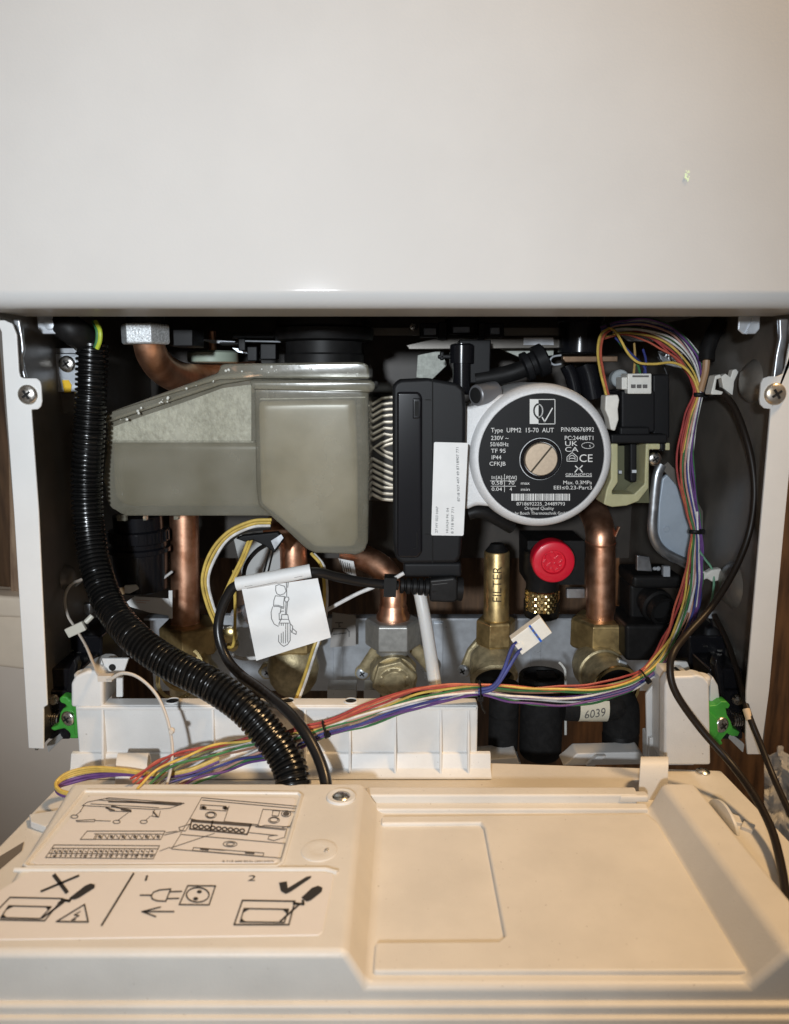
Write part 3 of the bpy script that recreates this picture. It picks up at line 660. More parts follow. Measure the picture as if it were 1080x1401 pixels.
# hot water pipe behind the paper tag
mb = MB(); mb.tube(path([(370, 724, .170), (388, 727, .165), (399, 742, .160), (402, 765, .158), (402, 850, .158)], 40), .0106, 24)
pp2 = mk('copper_pipe', mb, M_copper); tag(pp2, 'short copper elbow hidden behind the white paper tag', 'pipe')
v2 = thing('hot_water_valve', 'brass valve mostly hidden behind the white paper tag', 'valve', P(402, 940, .15))
nut(402, 848, 886, 66, M_brass, v2, .158, .1)
mb = MB(); mb.lathe(P(402, 938, .155), up, [(.010, -.006), (.014, -.003), (.0185, .004), (.021, .016), (.018, .030), (.013, .036)], 36); mk('valve_body', mb, M_cast, v2)
mb = MB(); mb.pp([(352, 920), (360, 908), (392, 905), (420, 905), (420, 924), (380, 930), (360, 930)], .172, .178); arm = mk('fixing_arm', mb, M_cast, v2, bevel=.0015)
a, b = MB(), MB(); screw_head(a, b, P(366, 920, .1715), (0, -1, 0), .0050); s1 = mk('screw', a, M_galvbright, v2); mk('cross_slot', b, M_hole, s1)
mb = MB(); mb.lathe(P(322, 846, .15), (.9, -.3, .3), [(.006, 0), (.0075, .001), (.0075, .007), (.009, .008), (.009, .014)], 24); mb.rect(306, 842, 344, 855, .16, .166); mk('clamp_bolt', mb, M_galvbright, v2)
mb = MB(); mb.lathe(P(314, 870, .14), (0, -1, 0), [(.006, -.005), (.0065, 0), (.004, .0015)], 20); mb.lathe(P(318, 884, .14), (0, -1, 0), [(.0045, -.005), (.0045, 0), (.003, .001)], 20); mk('brass_stud', mb, M_brassb, v2)

# gas or cold pipe in the middle, swaged end
mb = MB()
pts = path([(476, 758, .178), (494, 762, .170), (514, 771, .163), (530, 786, .157), (538, 806, .153), (538, 828, .150), (538, 862, .150)], 50)
mb.tube(pts, .0104, 24); pp3 = mk('copper_pipe', mb, M_copper); tag(pp3, 'curved copper pipe entering the grey hex nut above the brass cap', 'pipe')
mb = MB(); mb.lathe(P(538, 851, .150), up, [(.0115, -.003), (.0131, 0), (.0131, .006), (.0112, .0095), (.0112, .0125), (.0104, .0145)], 32); mk('swaged_end', mb, M_copper, pp3)
v3 = thing('cold_water_valve', 'valve with grey hex nut and round dotted brass cap under curved copper pipe', 'valve', P(538, 950, .15))
nut(538, 846, 883, 66, M_nut, v3, .150, math.radians(0))
mb = MB(); vcyl(mb, 538, 882, 893, 46, .150); mk('nut_collar', mb, M_nut, v3)
mb = MB(); mb.lathe(P(538, 945, .155), up, [(.014, 0), (.0185, .004), (.0185, .022), (.013, .028)], 32); mk('valve_body', mb, M_cast, v3)
mb = MB(); cc_ = P(540, 933, .127); ax = Vector((0, -1, -.10)).normalized()
mb.lathe(cc_ - ax * .018, ax, [(.0150, 0), (.0170, .004), (.0178, .012)], 36)
mb.hexa(cc_ - ax * .008, ax, .0310, .0082, .26); cp = mk('hex_cap', mb, M_cast, v3, bevel=.0008)
mb = MB(); mb.lathe(cc_ + ax * .0000, ax, [(.0128, 0), (.0128, .0009), (.0118, .0012), (.0095, .0004), (.0085, .0004), (.008, .0008), (.001, .0008)], 40)
uu = ax.cross(Vector((1, 0, 0))).normalized(); ww = ax.cross(uu)
for k in range(8):
    a = k * .7854 + .4; mb.lathe(cc_ + ax * .0004 + (uu * math.cos(a) + ww * math.sin(a)) * .0106, ax, [(.0017, 0), (.0014, .0010), (.0005, .0014)], 12)
mk('dotted_face', mb, M_cast, cp)
for px0, py0, px1, py1 in ((520, 884, 496, 920), (562, 880, 590, 912)):
    mb = MB(); a0, a1 = P(px0, py0, .168), P(px1, py1, .172); d = a1 - a0
    mb.tube([a0, a1], .0056, 16, flat=.6); mb.lathe(a1 + Vector((0, .002, 0)), (0, -1, 0), [(.0062, 0), (.0062, .003), (.0055, .0036)], 24)
    arm = mk('fixing_arm', mb, M_cast, v3)
    a, b = MB(), MB(); screw_head(a, b, a1 + Vector((0, -.0022, 0)), (0, -1, 0), .0050); s1 = mk('screw', a, M_galvbright, arm); mk('cross_slot', b, M_hole, s1)

# filter valve
v4 = thing('filter_valve', 'brass valve with tall engraved cylinder beside the white connector', 'valve', P(678, 945, .14))
Yf = .140; mf = mp(Yf, -.13)
b0 = P(679, 852, Yf); hz = P(679, 754, Yf).z - b0.z; rr = 17.4 * mf; rot_ax = Vector((-.012, 0, 1))
mb = MB(); mb.lathe(b0, rot_ax, [(rr * 1.02, 0), (rr * 1.02, hz * .24), (rr, hz * .25), (rr, hz * .985), (rr * .95, hz)], 40); fc = mk('filter_cylinder', mb, M_brass, v4)
mb = MB(); mb.lathe(b0 + rot_ax * hz, rot_ax, [(rr * .8, -.001), (rr * .9, .0006), (rr * .62, .004), (rr * .5, .006)], 32); mk('cylinder_cap', mb, M_rubber, v4)
vs_, fs_, wd, cap = text_fine('FILTER')
tm = MB(); L_ = .0275; H_ = .0068; sx = L_ / wd; sy = H_ / cap; pts_ = []
for (a, b) in vs_:
    th = (b * sy - H_ * .5) / rr - .20; zz = b0.z + hz * .345 + a * sx
    pts_.append((b0.x - rot_ax.x * -1 * (zz - b0.z) + rr * 1.012 * math.sin(-th - .30), b0.y - rr * 1.012 * math.cos(-th - .30), zz))
tm.add(pts_, fs_); mk('lettering', tm, M_etch, fc, flatprint=True)
nut(678, 846, 881, 47, M_brass, v4, .140, .1)
mb = MB(); vcyl(mb, 675, 880, 893, 34, .140); mk('neck', mb, M_brassb, v4)
mb = MB(); c4 = P(674, 914, .135); ax4 = Vector((.05, -.75, -.55)).normalized()
mb.lathe(c4, ax4, [(.010, -.018), (.0155, -.013), (.0175, -.004), (.0170, .004), (.0185, .005), (.0185, .009), (.0168, .0105), (.0150, .0105), (.0148, .004), (.001, .004)], 40); vb = mk('valve_body', mb, M_cast, v4)
mb = MB(); mb.lathe(c4 + ax4 * .0042, ax4, [(.0144, 0), (.0144, .0008), (.001, .0008)], 32); mk('port_opening', mb, M_hole, vb)
mb = MB(); mb.pp([(631, 912), (640, 890), (655, 872), (668, 880), (655, 905), (640, 928), (631, 926)], .150, .156); arm = mk('fixing_arm', mb, M_cast, v4, bevel=.002)
a, b = MB(), MB(); screw_head(a, b, P(634, 918, .149), (-.5, -1, 0), .0050); s1 = mk('screw', a, M_galvbright, v4); mk('cross_slot', b, M_hole, s1)

# return pipe on the right
mb = MB(); mb.tube(path([(800, 684, .19), (808, 694, .178), (816, 708, .164), (821, 726, .152), (822, 752, .148), (822, 862, .148)], 40), .0112, 28)
pp4 = mk('copper_pipe', mb, M_copper); tag(pp4, 'copper pipe below the pump with bent top and brass nut, beside the red cap', 'pipe')
mb = MB(); mb.lathe_closed(P(822, 742, .148), (0, -.12, 1), [(.0110, -.0008), (.0117, -.0008), (.0117, .0008), (.0110, .0008)], 36); mb.box(P(844, 727, .145), (.0008, .004, .008), Matrix.Rotation(.35, 3, 'Y')); mk('soldered_collar', mb, M_copper, pp4)
v5 = thing('return_valve', 'brass valve with open side port under the pump copper pipe', 'valve', P(822, 950, .13))
nut(822, 844, 885, 73, M_brass, v5, .148, .0)
mb = MB(); mb.lathe(P(818, 935, .148), up, [(.014, 0), (.018, .006), (.0185, .018), (.014, .026), (.0135, .030)], 36); mk('valve_body', mb, M_cast, v5)
mb = MB(); c5 = P(843, 942, .098); ax5 = (c5 - P(812, 906, .140)).normalized()
mb.lathe(c5, ax5, [(.0165, -.045), (.0185, -.038), (.0185, -.026), (.0172, -.025), (.0172, -.018), (.0182, -.017), (.0182, -.002), (.0178, 0), (.0160, 0), (.0155, -.006), (.001, -.006)], 48); sp = mk('side_port', mb, M_cast, v5)
mb = MB(); mb.lathe_closed(c5, ax5, [(.0158, -.001), (.0180, -.001), (.0180, .0012), (.0158, .0012)], 48); mk('port_rim', mb, M_brassb, sp)
mb = MB(); mb.lathe(c5, ax5, [(.0150, -.0058), (.0150, -.0052), (.001, -.0052)], 40); mk('port_opening', mb, M_hole, sp)
mb = MB(); mb.box(P(850, 907, .105), (.007, .006, .005), Matrix.Rotation(.4, 3, 'Y')); mk('clamp_lug', mb, M_galvbright, v5, bevel=.001)

# safety valve with red cap
rv = thing('safety_valve', 'red round relief cap over black body with knurled brass collar', 'safety valve', P(742, 850, .13))
c6 = P(757.5, 769, .105); m6 = mp(.105, -.12); ax6 = Vector((-.02, -1, -.02)); rc = 29.5 * m6
mb = MB()
mb.lathe(c6, ax6, [(rc * .97, -.013), (rc, -.0015), (rc * .985, 0), (rc * .955, .0009), (rc * .92, .0012), (rc * .58, .0012), (rc * .555, .0004), (rc * .54, -.0020), (.001, -.0020)], 64,)
cap_ = mk('red_cap', mb, M_red, rv, smooth=45)
mb = MB(); pc = lambda x, y: P(x, y, .105)
for k in range(4):
    a = .785 + k * 1.5708; d = Vector((math.cos(a), 0, math.sin(a))); n_ = Vector((-math.sin(a), 0, math.cos(a)))
    pts3 = [c6 + d * rc * .10 + n_ * rc * .05, c6 + d * rc * .38 + n_ * rc * .05, c6 + d * rc * .38 + n_ * rc * .2, c6 + d * rc * .50 + n_ * rc * .0, c6 + d * rc * .38 - n_ * rc * .2, c6 + d * rc * .38 - n_ * rc * .05, c6 + d * rc * .10 - n_ * rc * .05]
    mb.prism([p + Vector((0, .0026, 0)) for p in pts3], (0, -.0024, 0))
    e = d + n_; mb.box(c6 + e * rc * .27 + Vector((0, .0012, 0)), (rc * .09, .0022, rc * .22), Matrix.Rotation(-a, 3, 'Y'))
mk('raised_arrow', mb, M_red, cap_, bevel=.0002, bseg=1)
mb = MB(); mb.lathe(P(752, 770, .125), (0, 1, 0), [(.0152, -.006), (.0165, 0), (.0165, .03)], 36); mb.lathe(P(741, 842, .126), up, [(.0120, 0), (.0135, .003), (.0135, .012), (.0122, .013), (.0122, .03), (.0145, .034), (.0145, .05)], 36); mb.rect(722, 740, 800, 800, .13, .17); mk('valve_body', mb, M_rubber, rv)
mb = MB(); b7 = P(741, 834, .124); h7 = P(741, 806, .124).z - b7.z; r7 = 22.5 * mp(.124, -.14)
rows = 12; seg = 72
prof7 = [(r7 * .95, 0)] + [(r7, h7 * (.04 + .92 * k / rows)) for k in range(rows + 1)] + [(r7 * .95, h7)]
mb.lathe(b7, up, prof7, seg, knurl=lambda j, k: (.00055 if ((k + j) % 4 in (0,)) or ((k - j) % 4 in (0,)) else -.0002) if 0 < j < rows + 2 else 0); mk('knurled_collar', mb, M_brassb, rv, smooth=20)
mb = MB(); mb.lathe(P(741, 846, .126), up, [(.009, 0), (.0128, .002), (.0128, .005)], 32); mk('base_ring', mb, M_rubber, rv)
mb = MB(); mb.rect(776, 806, 800, 818, .16, .165); mk('bright_tab', mb, M_galv, rv)

# black pipe stubs
def stub(name, label, px, y0, y1, w, Y, seg=(), m=M_foam):
    t_ = thing(name, label, 'pipe', P(px, y1, Y)); b = P(px, y1, Y); h = P(px, y0, Y).z - b.z; r_ = w / 2 * mp(Y, b.z)
    mb = MB(); mb.lathe(b, up, [(r_ * .86, 0), (r_ * .97, h * .04), (r_, h * .1), (r_, h * .97), (r_ * .95, h)], 36); mk('pipe_sleeve', mb, m, t_); return t_, b, h, r_
t1, b, h, r_ = stub('insulated_pipe', 'slim black insulated pipe with joint line beside the ribbed trunk', 688, 935, 1028, 40, .075)
mb = MB(); mb.lathe_closed(b + Vector((0, 0, h * .55)), up, [(r_ * .99, -.0003), (r_ * 1.02, -.0003), (r_ * 1.02, .0003), (r_ * .99, .0003)], 36); mk('joint_ring', mb, M_rubber, t1)
mb = MB(); mb.lathe_closed(b + Vector((0, -.002, -.002)), (0, .2, 1), [(r_ * .62, 0), (r_ * .80, 0), (r_ * .80, .0016), (r_ * .62, .0016)], 30); mb.box(b + Vector((0, 0, -.006)), (r_ * 2.2, r_ * 2, .006)); mk('lower_clip', mb, M_galvbright, t1, bevel=.0006)
t2, b, h, r_ = stub('insulated_pipe', 'thick black insulated pipe with rubber cup on top', 739, 942, 1033, 57, .080)
mb = MB(); b2 = P(741, 948, .098); mb.lathe(b2, up, [(.0155, 0), (.0168, .002), (.0168, .013), (.0158, .0145), (.0135, .0145), (.0130, .011), (.001, .011)], 40); mb.box(b2 + Vector((.002, -.004, .0145)), (.013, .012, .003)); mk('rubber_cup', mb, M_rubber, t2)
el = thing('drain_elbow', 'black elbow pipe with handwritten white sticker beside the white column', 'elbow', P(850, 1025, .07))
Ye = .062
mb = MB(); mb.tube(path([(770, 964, Ye), (800, 965, Ye), (838, 964, Ye + .002), (842, 964, Ye + .004)], 20), 21.5 * mp(Ye, -.2), 32)
mb.tube(path([(822, 962, Ye + .004), (846, 962, Ye + .006), (850, 975, Ye + .006), (850, 1000, Ye + .006)], 18), 25 * mp(Ye, -.2), 32)
mk('elbow_body', mb, M_foam, el)
mb = MB(); mb.lathe(P(848, 1027, Ye + .008), up, [(.0095, 0), (.0122, .003), (.0126, .012), (.0115, .014), (.0115, .02)], 32); mk('outlet', mb, M_rubber, el)
mb = MB(); r_ = 21.5 * mp(Ye, -.2) + .0003; a0 = P(809, 964, Ye); vs = []; nn = 8; w_ = XA(827, Ye, a0.z) - XA(788, Ye, a0.z)
for i in range(nn + 1):
    th = math.radians(-62 + 98 * i / nn)
    for sx_ in (-.5, .5): vs.append((a0.x + sx_ * w_, a0.y - r_ * math.cos(th), a0.z + r_ * math.sin(th) * 1.0))
mb.add(vs, [(2 * i, 2 * i + 1, 2 * i + 3, 2 * i + 2) for i in range(nn)]); sl = mk('sticker', mb, mat('yellowed sticker', (.74, .70, .56), .5, var=.06, vscale=120), el, solid=.0003, flatprint=True)
tm = MB(); vs_, fs_, wd, cap = text_fine('6039', 1); Lx = w_ * .70; Hh = .0062; out = []
for (a, b) in vs_:
    lx = -Lx / 2 + a * Lx / wd; ly = b * Hh / cap - Hh / 2 + lx * .16; th = ly / r_ - .12
    out.append((a0.x + lx, a0.y - (r_ + .0004) * math.cos(th), a0.z + (r_ + .0004) * math.sin(th)))
tm.add(out, fs_); mk('lettering', tm, M_inkgrey, sl, flatprint=True)
rw = thing('retaining_clip', 'thin white retaining rod between thick black pipe and elbow', 'rod', P(773, 1000, .09))
mb = MB(); mb.tube(path([(765, 906, .09), (772, 914, .088), (774, 930, .086), (774, 1005, .085)], 20), .0009, 8); mk('rod', mb, M_conn, rw)
# blue-white rail at the foot of the gap
fr_ = thing('foot_rail', 'pale blue white plastic rail low under the black elbow', 'rail', P(830, 1040, .05))
mb = MB(); mb.pp([(778, 1042), (790, 1031), (878, 1029), (886, 1046), (770, 1048)], .045, .06); mk('rail_body', mb, M_white, fr_, bevel=.001); mb = MB(); mb.pp([(655, 1040), (708, 1036), (712, 1050), (655, 1052)], .05, .07); mk('rail_step', mb, M_white, fr_, bevel=.001)
mb = MB(); mb.prism([P(815, 1031, .0445), P(828, 1031, .0445), P(812, 1044, .0445), P(800, 1044, .0445)], (0, -.004, 0)); mk('rail_web', mb, M_white, fr_, bevel=.0005)
# =====================================================================================
# RIGHT SIDE: DIVERTER MOTOR, PLATE, BLACK FITTINGS
# =====================================================================================
dm = thing('diverter_motor', 'black motor block with white plug on top, right of the pump', 'motor', P(885, 690, .10))
mb = MB(); mb.rect(850, 534, 897, 592, .088, .12); mb.rect(893, 512, 917, 600, .092, .125); mb.rect(848, 584, 890, 598, .085, .12); mk('motor_block', mb, M_black, dm, bevel=.0016)
mb = MB(); mb.rect(836, 594, 914, 607, .082, .125); mb.rect(903, 606, 911, 617, .084, .11); mb.rect(862, 606, 872, 660, .095, .12); mk('base_flange', mb, M_black, dm, bevel=.0014)
mb = MB(); mb.rect(859, 511, 892, 539, .082, .098); mb.rect(851, 516, 860, 533, .084, .098); wp = mk('white_plug', mb, M_conn, dm, bevel=.0008)
mb = MB()
for k in range(3): mb.rect(864 + 8 * k, 526, 870 + 8 * k, 531, .0812, .0822)
mb.rect(866, 513.5, 888, 516, .0812, .0824); mk('plug_slot', mb, M_inkgrey, wp)
mb = MB(); U = [(836, 607), (846, 607), (846, 660), (838, 672), (838, 676), (868, 676), (882, 662), (884, 607), (904, 607), (904, 615), (889, 615), (888, 668), (874, 686), (858, 692), (838, 694), (826, 690), (830, 670), (836, 655)]
mb.pp(U, .084, .105); mk('cradle', mb, M_translucent, dm, bevel=.0016)
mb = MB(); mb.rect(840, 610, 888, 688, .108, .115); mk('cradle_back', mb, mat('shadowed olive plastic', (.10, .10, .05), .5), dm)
mb = MB(); mb.rect(911, 606, 917, 616, .09, .10); mk('cradle_tip', mb, M_translucent, dm, bevel=.0006)
mb = MB(); mb.rect(847, 644, 851, 648, .094, .1); mb.rect(865, 643, 871, 647, .094, .1); mk('spring_clip', mb, M_galvbright, dm)
a, b = MB(), MB(); screw_head(a, b, P(896, 628, .092), (0, -1, 0), .0048); mb = a; s1 = mk('screw', a, M_steel, dm); mk('cross_slot', b, M_hole, s1)

gp_ = thing('vessel_plate', 'blue-grey steel plate with rolled rim behind the vertical wiring', 'plate', P(925, 780, .115))
mb = MB(); mb.pp([(906, 655), (914, 648), (930, 668), (948, 696), (958, 722), (962, 778), (948, 776), (915, 758), (905, 746), (900, 730), (901, 690)], .112, .116); mk('plate', mb, M_greyplate, gp_, bevel=.0015)
mb = MB(); mb.tube(path([(905, 636, .108), (899, 652, .107), (895, 690, .107), (893, 722, .107), (897, 740, .108), (909, 755, .109), (935, 769, .111), (958, 783, .113)], 40), .0036, 14, flat=.8); mk('rolled_rim', mb, M_galv, gp_)
mb = MB(); mb.pp([(905, 640), (914, 632), (940, 660), (962, 700), (962, 730), (950, 700), (930, 668), (914, 650)], .110, .114); mk('upper_gusset', mb, M_side, gp_)
mb = MB(); mb.cyl(P(912, 724, .1118), (0, -1, 0), .0022, .0008); mk('rivet', mb, M_greyplate, gp_)

bf = thing('drain_cock', 'black drain cock with round open outlet below the blue-grey plate', 'drain cock', P(890, 900, .13))
mb = MB(); mb.rect(866, 788, 935, 806, .12, .16); mb.rect(862, 800, 885, 850, .13, .16); mb.rect(856, 855, 915, 905, .11, .16); mb.rect(880, 865, 930, 900, .13, .16)
mk('cock_body', mb, M_rubber, bf, bevel=.003)
mb = MB(); c8 = P(903, 832, .118); ax8 = Vector((.25, -1, -.2)); mb.lathe(c8, ax8, [(.0105, -.03), (.0105, -.008), (.0125, -.007), (.0125, -.003), (.0105, -.002), (.0108, .006), (.0085, .006), (.0082, 0), (.001, 0)], 36); ou = mk('outlet', mb, M_rubber, bf)
mb = MB(); mb.lathe(c8 + ax8 * .0003, ax8, [(.008, 0), (.008, .0006), (.001, .0006)], 24); mk('outlet_bore', mb, M_hole, ou)
mb = MB(); mb.pp([(872, 760), (889, 762), (893, 782), (872, 781)], .122, .126); mk('grey_tab', mb, M_galv, bf, bevel=.0006)
mb = MB(); mb.rect(908, 775, 917, 789, .12, .124); mb.lathe(P(901, 778, .12), (0, -1, 0), [(.0018, 0), (.001, .001)], 10); mb.lathe(P(896, 778, .12), (0, -1, 0), [(.0015, 0), (.001, .001)], 10); mk('bright_clip', mb, M_galvbright, bf)
mb = MB(); mb.tube(path([(853, 842, .14), (862, 850, .138), (876, 858, .136), (896, 862, .136), (908, 856, .138)], 20), .0024, 10, flat=1.6); mk('torn_tape', mb, mat('grey tape', (.28, .31, .35), .5, var=.3, vscale=200), bf)

# black hinge hardware on both sides, and stay arms
def hinge(side):
    s_ = lambda x: x if side < 0 else 1083 - x
    lab = 'black hinge bracket behind the green clip ' + ('by the looped nylon cord' if side < 0 else 'by the black cable')
    h = thing('hinge_bracket', lab, 'hinge', P(s_(90), 1010, .03))
    def R_(mb, x0, y0, x1, y1, Y0, Y1): mb.rect(min(s_(x0), s_(x1)), y0, max(s_(x0), s_(x1)), y1, Y0, Y1)
    mb = MB(); R_(mb, 66, 915, 112, 950, .030, .06); R_(mb, 66, 945, 96, 1012, .026, .05); R_(mb, 84, 870, 140, 930, .06, .10)
    mb.pp([(s_(92), 918), (s_(102), 900), (s_(106), 912), (s_(98), 950), (s_(90), 950)], .022, .03); mk('hinge_body', mb, M_gloss, h, bevel=.0014)
    mb = MB(); mb.lathe(P(s_(74), 957, .0245), (0, -1, 0), [(.0035, 0), (.0028, .002), (.001, .0024)], 18)
    for k in range(4): mb.lathe_closed(P(s_(71 + 3.2 * k), 984, .024), (1, 0, 0), [(.0034, 0), (.0044, 0), (.0044, .0007), (.0034, .0007)], 20)
    mk('spring_coil', mb, M_steel, h)
    mb = MB()
    for (x, y) in ((98, 890), (118, 884), (108, 893)): mb.box(P(s_(x), y, .0595), (.003, .001, .001))
    mk('glint_pin', mb, M_steel, h)
    mb = MB(); mb.prism([P(s_(64), 1018, .012), P(s_(88), 1000, .03), P(s_(92), 1004, .03), P(s_(66), 1030, .012)], (0, .004, 0)); mk('hinge_arm', mb, M_flange, h, bevel=.0006)
hinge(-1); hinge(1)
st1 = thing('stay_arm', 'dull grey folding stay arm behind the nylon cord tab', 'stay', P(70, 920, .03))
mb = MB(); mb.tube(spline([P(112, 842, .085), P(88, 880, .06), P(62, 925, .035)], 12), .0042, 10, flat=.35); mb.tube(spline([P(120, 850, .085), P(98, 880, .065), P(76, 912, .045)], 12), .0020, 8, flat=.5); mk('arm', mb, M_galv, st1)
mb = MB(); mb.rect(108, 826, 124, 842, .085, .09); mk('pivot_block', mb, M_galv, st1, bevel=.001)
st2 = thing('stay_arm', 'dark glossy folding stay arm crossing behind the black cable', 'stay', P(1020, 940, .03))
mb = MB(); mb.tube(spline([P(977, 842, .088), P(994, 880, .07), P(1020, 950, .032)], 12), .0044, 10, flat=.4); mb.tube(spline([P(990, 842, .085), P(1006, 872, .065), P(1026, 918, .036)], 12), .0022, 8, flat=.5); mk('arm', mb, M_gloss, st2)
mb = MB(); mb.tube(spline([P(986, 846, .083), P(1003, 878, .062), P(1021, 920, .035)], 12), .0011, 8); mb.rect(970, 836, 984, 846, .085, .09); mk('bright_edge', mb, M_galvbright, st2)
# small details on the left inner wall: pressed lug
lg = thing('wall_lug', 'small dull steel lug pressed from the inner side near the nylon cord', 'lug', P(84, 800, .07))
mb = MB(); mb.pp([(71, 801), (72, 782), (78, 769), (86, 766), (93, 775), (95, 800)], .066, .068); mk('lug_plate', mb, M_galv, lg, bevel=.0008)
mb = MB(); mb.tube([P(66, 802, .064), P(104, 800, .066), P(112, 793, .07)], .0013, 8); mk('lug_rod', mb, M_galv, lg)

# white flag labels beside the left copper pipe
fl1 = thing('flag_label', 'white folded flag label touching the left copper pipe, above the conduit', 'flag label', P(205, 825, .125))
mb = MB(); mb.pp([(170, 826), (184, 816), (231, 819), (235, 843), (205, 838), (178, 830)], .118, .1186); mb.rect(231, 808, 236, 846, .119, .1196); mk('flag', mb, M_paper, fl1)
mb = MB(); pf = lambda x, y: P(x, y, .1177); mb.ink([[(186, 821), (205, 822)], [(187, 824), (200, 825)]], pf, .6); mk('printing', mb, mat('faded red print', (.6, .35, .28), .6), fl1, flatprint=True)
tw = thing('thermistor_lead', 'white thermistor lead with small plug passing the black trap cup', 'sensor lead', P(190, 808, .12))
mb = MB(); mb.tube(path([(176, 804, .112), (195, 806, .114), (212, 800, .120), (224, 791, .126), (236, 782, .13)], 24), .0010, 8); mk('lead', mb, wmat('white'), tw)
mb = MB(); mb.pp([(170, 801), (186, 800), (190, 806), (178, 812), (170, 812)], .110, .114); mk('plug', mb, M_conn, tw, bevel=.0008)
mb = MB(); mb.pp([(160, 806), (171, 803), (171, 812), (162, 818)], .111, .114); mk('brown_contact', mb, mat('tan plastic', (.42, .27, .14), .5), tw)

# =====================================================================================
# CONDUIT, CORDS, CABLES
# =====================================================================================
cd = thing('corrugated_conduit', 'thick black corrugated conduit sweeping from the cover down to the label panel', 'conduit', P(126, 480, .03))
pts = spline([P(*p) for p in [(127, 470, .055), (126, 500, .055), (125, 540, .055), (122, 600, .055), (119, 660, .055), (122, 720, .052), (131, 775, .044), (150, 828, .030), (184, 872, .010), (230, 906, -.002), (284, 934, -.013), (334, 968, -.022), (370, 1008, -.030), (392, 1040, -.037), (401, 1068, -.044), (403, 1100, -.050)]], 900)
L_ = 0; rad = []; pitch = .0031
for i, p in enumerate(pts):
    if i: L_ += (p - pts[i - 1]).length
    ph = (L_ / pitch) % 1.0
    rad.append(.0097 if ph < .5 else (.0097 - .0017 * min(1, (min(ph - .5, 1 - ph)) / .13)))
mb = MB(); mb.tube(pts, rad, 22); mk('hose', mb, M_hose, cd, smooth=50)
mb = MB(); mb.tube(path([(80, 440, .05), (100, 452, .045), (118, 466, .055), (126, 478, .055)], 16), [.008] * 6 + [.0095] * 20 if False else .0088, 20); mk('upper_sleeve', mb, M_rubber, cd)
ew = thing('earth_wire', 'short green and yellow earth wire above the black conduit mouth', 'wire', P(135, 470, .03))
mb = MB(); mb.tube(path([(133, 477, .047), (137, 466, .046), (137, 452, .046), (131, 440, .05)], 16), .0013, 8); mk('wire', mb, mat('lime wire sheath', (.50, .60, .05), .4), ew)
mb = MB(); mb.tube(path([(130, 476, .047), (133, 466, .047), (133, 452, .047), (128, 440, .051)], 16), .0011, 8); mk('stripe', mb, wmat('green'), ew)

pc_ = thing('mains_cable', 'black mains cable running from the ribbed plug through the paper tag', 'cable', P(540, 800, .05))
mb = MB(); cab = path([(545, 801, .052), (520, 799, .050), (490, 795, .046), (460, 789, .040), (428, 783, .034), (375, 791, .031), (326, 800, .031), (311, 816, .032), (301, 842, .032), (299, 866, .030), (306, 892, .026), (320, 914, .020), (345, 936, .010)], 110)
mb.tube(cab, .0031, 16); mk('cable', mb, M_cable, pc_)
mb = MB(); pl0, pl1 = P(548, 801, .052), P(632, 806, .055); d = (pl1 - pl0).normalized()
n_ = 60; pts = [pl0 + (pl1 - pl0) * i / n_ for i in range(n_ + 1)]; rad = []
for i in range(n_ + 1):
    t_ = i / n_
    rad.append((.0050 + .0020 * t_) * (1.0 if (t_ * 100 % 10) < 6.3 else .72) if t_ < .5 else .0078)
mb.tube(pts, rad, 20); mb.box(P(534, 801, .0505), (.008, .011, .0125), Matrix.Rotation(.05, 3, 'Y')); mk('strain_relief', mb, M_rubber, pc_, smooth=40)
mb = MB(); mb.pp([(588, 793), (622, 789), (627, 794), (627, 820), (622, 825), (588, 824)], .046, .066); mk('plug_body', mb, M_rubber, pc_, bevel=.0018)
mb = MB(); pw = lambda x, y: P(x, y, .0457); mb.ink([[(590, 796), (620, 793)], [(592, 800), (612, 798)]], pw, .6); mk('moulded_mark', mb, mat('dull grey', (.10, .10, .10), .5), pc_, flatprint=True)
c2 = thing('control_cable', 'plain black cable emerging beside the conduit into the label panel', 'cable', P(430, 1020, -.03))
mb = MB(); mb.tube(path([(330, 925, .012), (360, 946, .004), (392, 972, -.010), (416, 1000, -.022), (434, 1032, -.032), (445, 1064, -.042), (448, 1095, -.050)], 60), .0033, 16); mk('cable', mb, M_cable, c2)

# paper tag
pt_ = thing('paper_tag', 'white paper tag with valve drawing, rolled round the black mains cable', 'tag', P(392, 880, .03))
TY = lambda x, y: P(x, y, .0285 - .006 * math.sin(max(0, min(1, (y - 800) / 90)) * 1.9) + .0022 * math.sin(x * .045 + y * .02) + .0008 * math.sin(y * .11 + x * .03))
def bil(u, v):
    tl, tr, brp, blp = (331, 806), (435, 791), (453, 872), (351, 904)
    x = (tl[0] * (1 - u) + tr[0] * u) * (1 - v) + (blp[0] * (1 - u) + brp[0] * u) * v
    y = (tl[1] * (1 - u) + tr[1] * u) * (1 - v) + (blp[1] * (1 - u) + brp[1] * u) * v
    return x, y
mb = MB(); g = 16
mb.add([TY(*bil(i / g, j / g)) for j in range(g + 1) for i in range(g + 1)], [(j * (g + 1) + i, j * (g + 1) + i + 1, (j + 1) * (g + 1) + i + 1, (j + 1) * (g + 1) + i) for j in range(g) for i in range(g)])
sh = mk('sheet', mb, M_paper, pt_, solid=.0003, flatprint=True)
mb = MB(); mb.tube(path([(324, 799, .0290), (375, 790, .0290), (425, 781, .032)], 16), .0043, 22); mk('rolled_edge', mb, M_paper, pt_)
Z6 = lambda zx, zy: (320 + zx / 6.75, 750 + zy / 6.75)
mb = MB(); TI = lambda x, y: TY(x, y) + Vector((0, -.0004, 0))
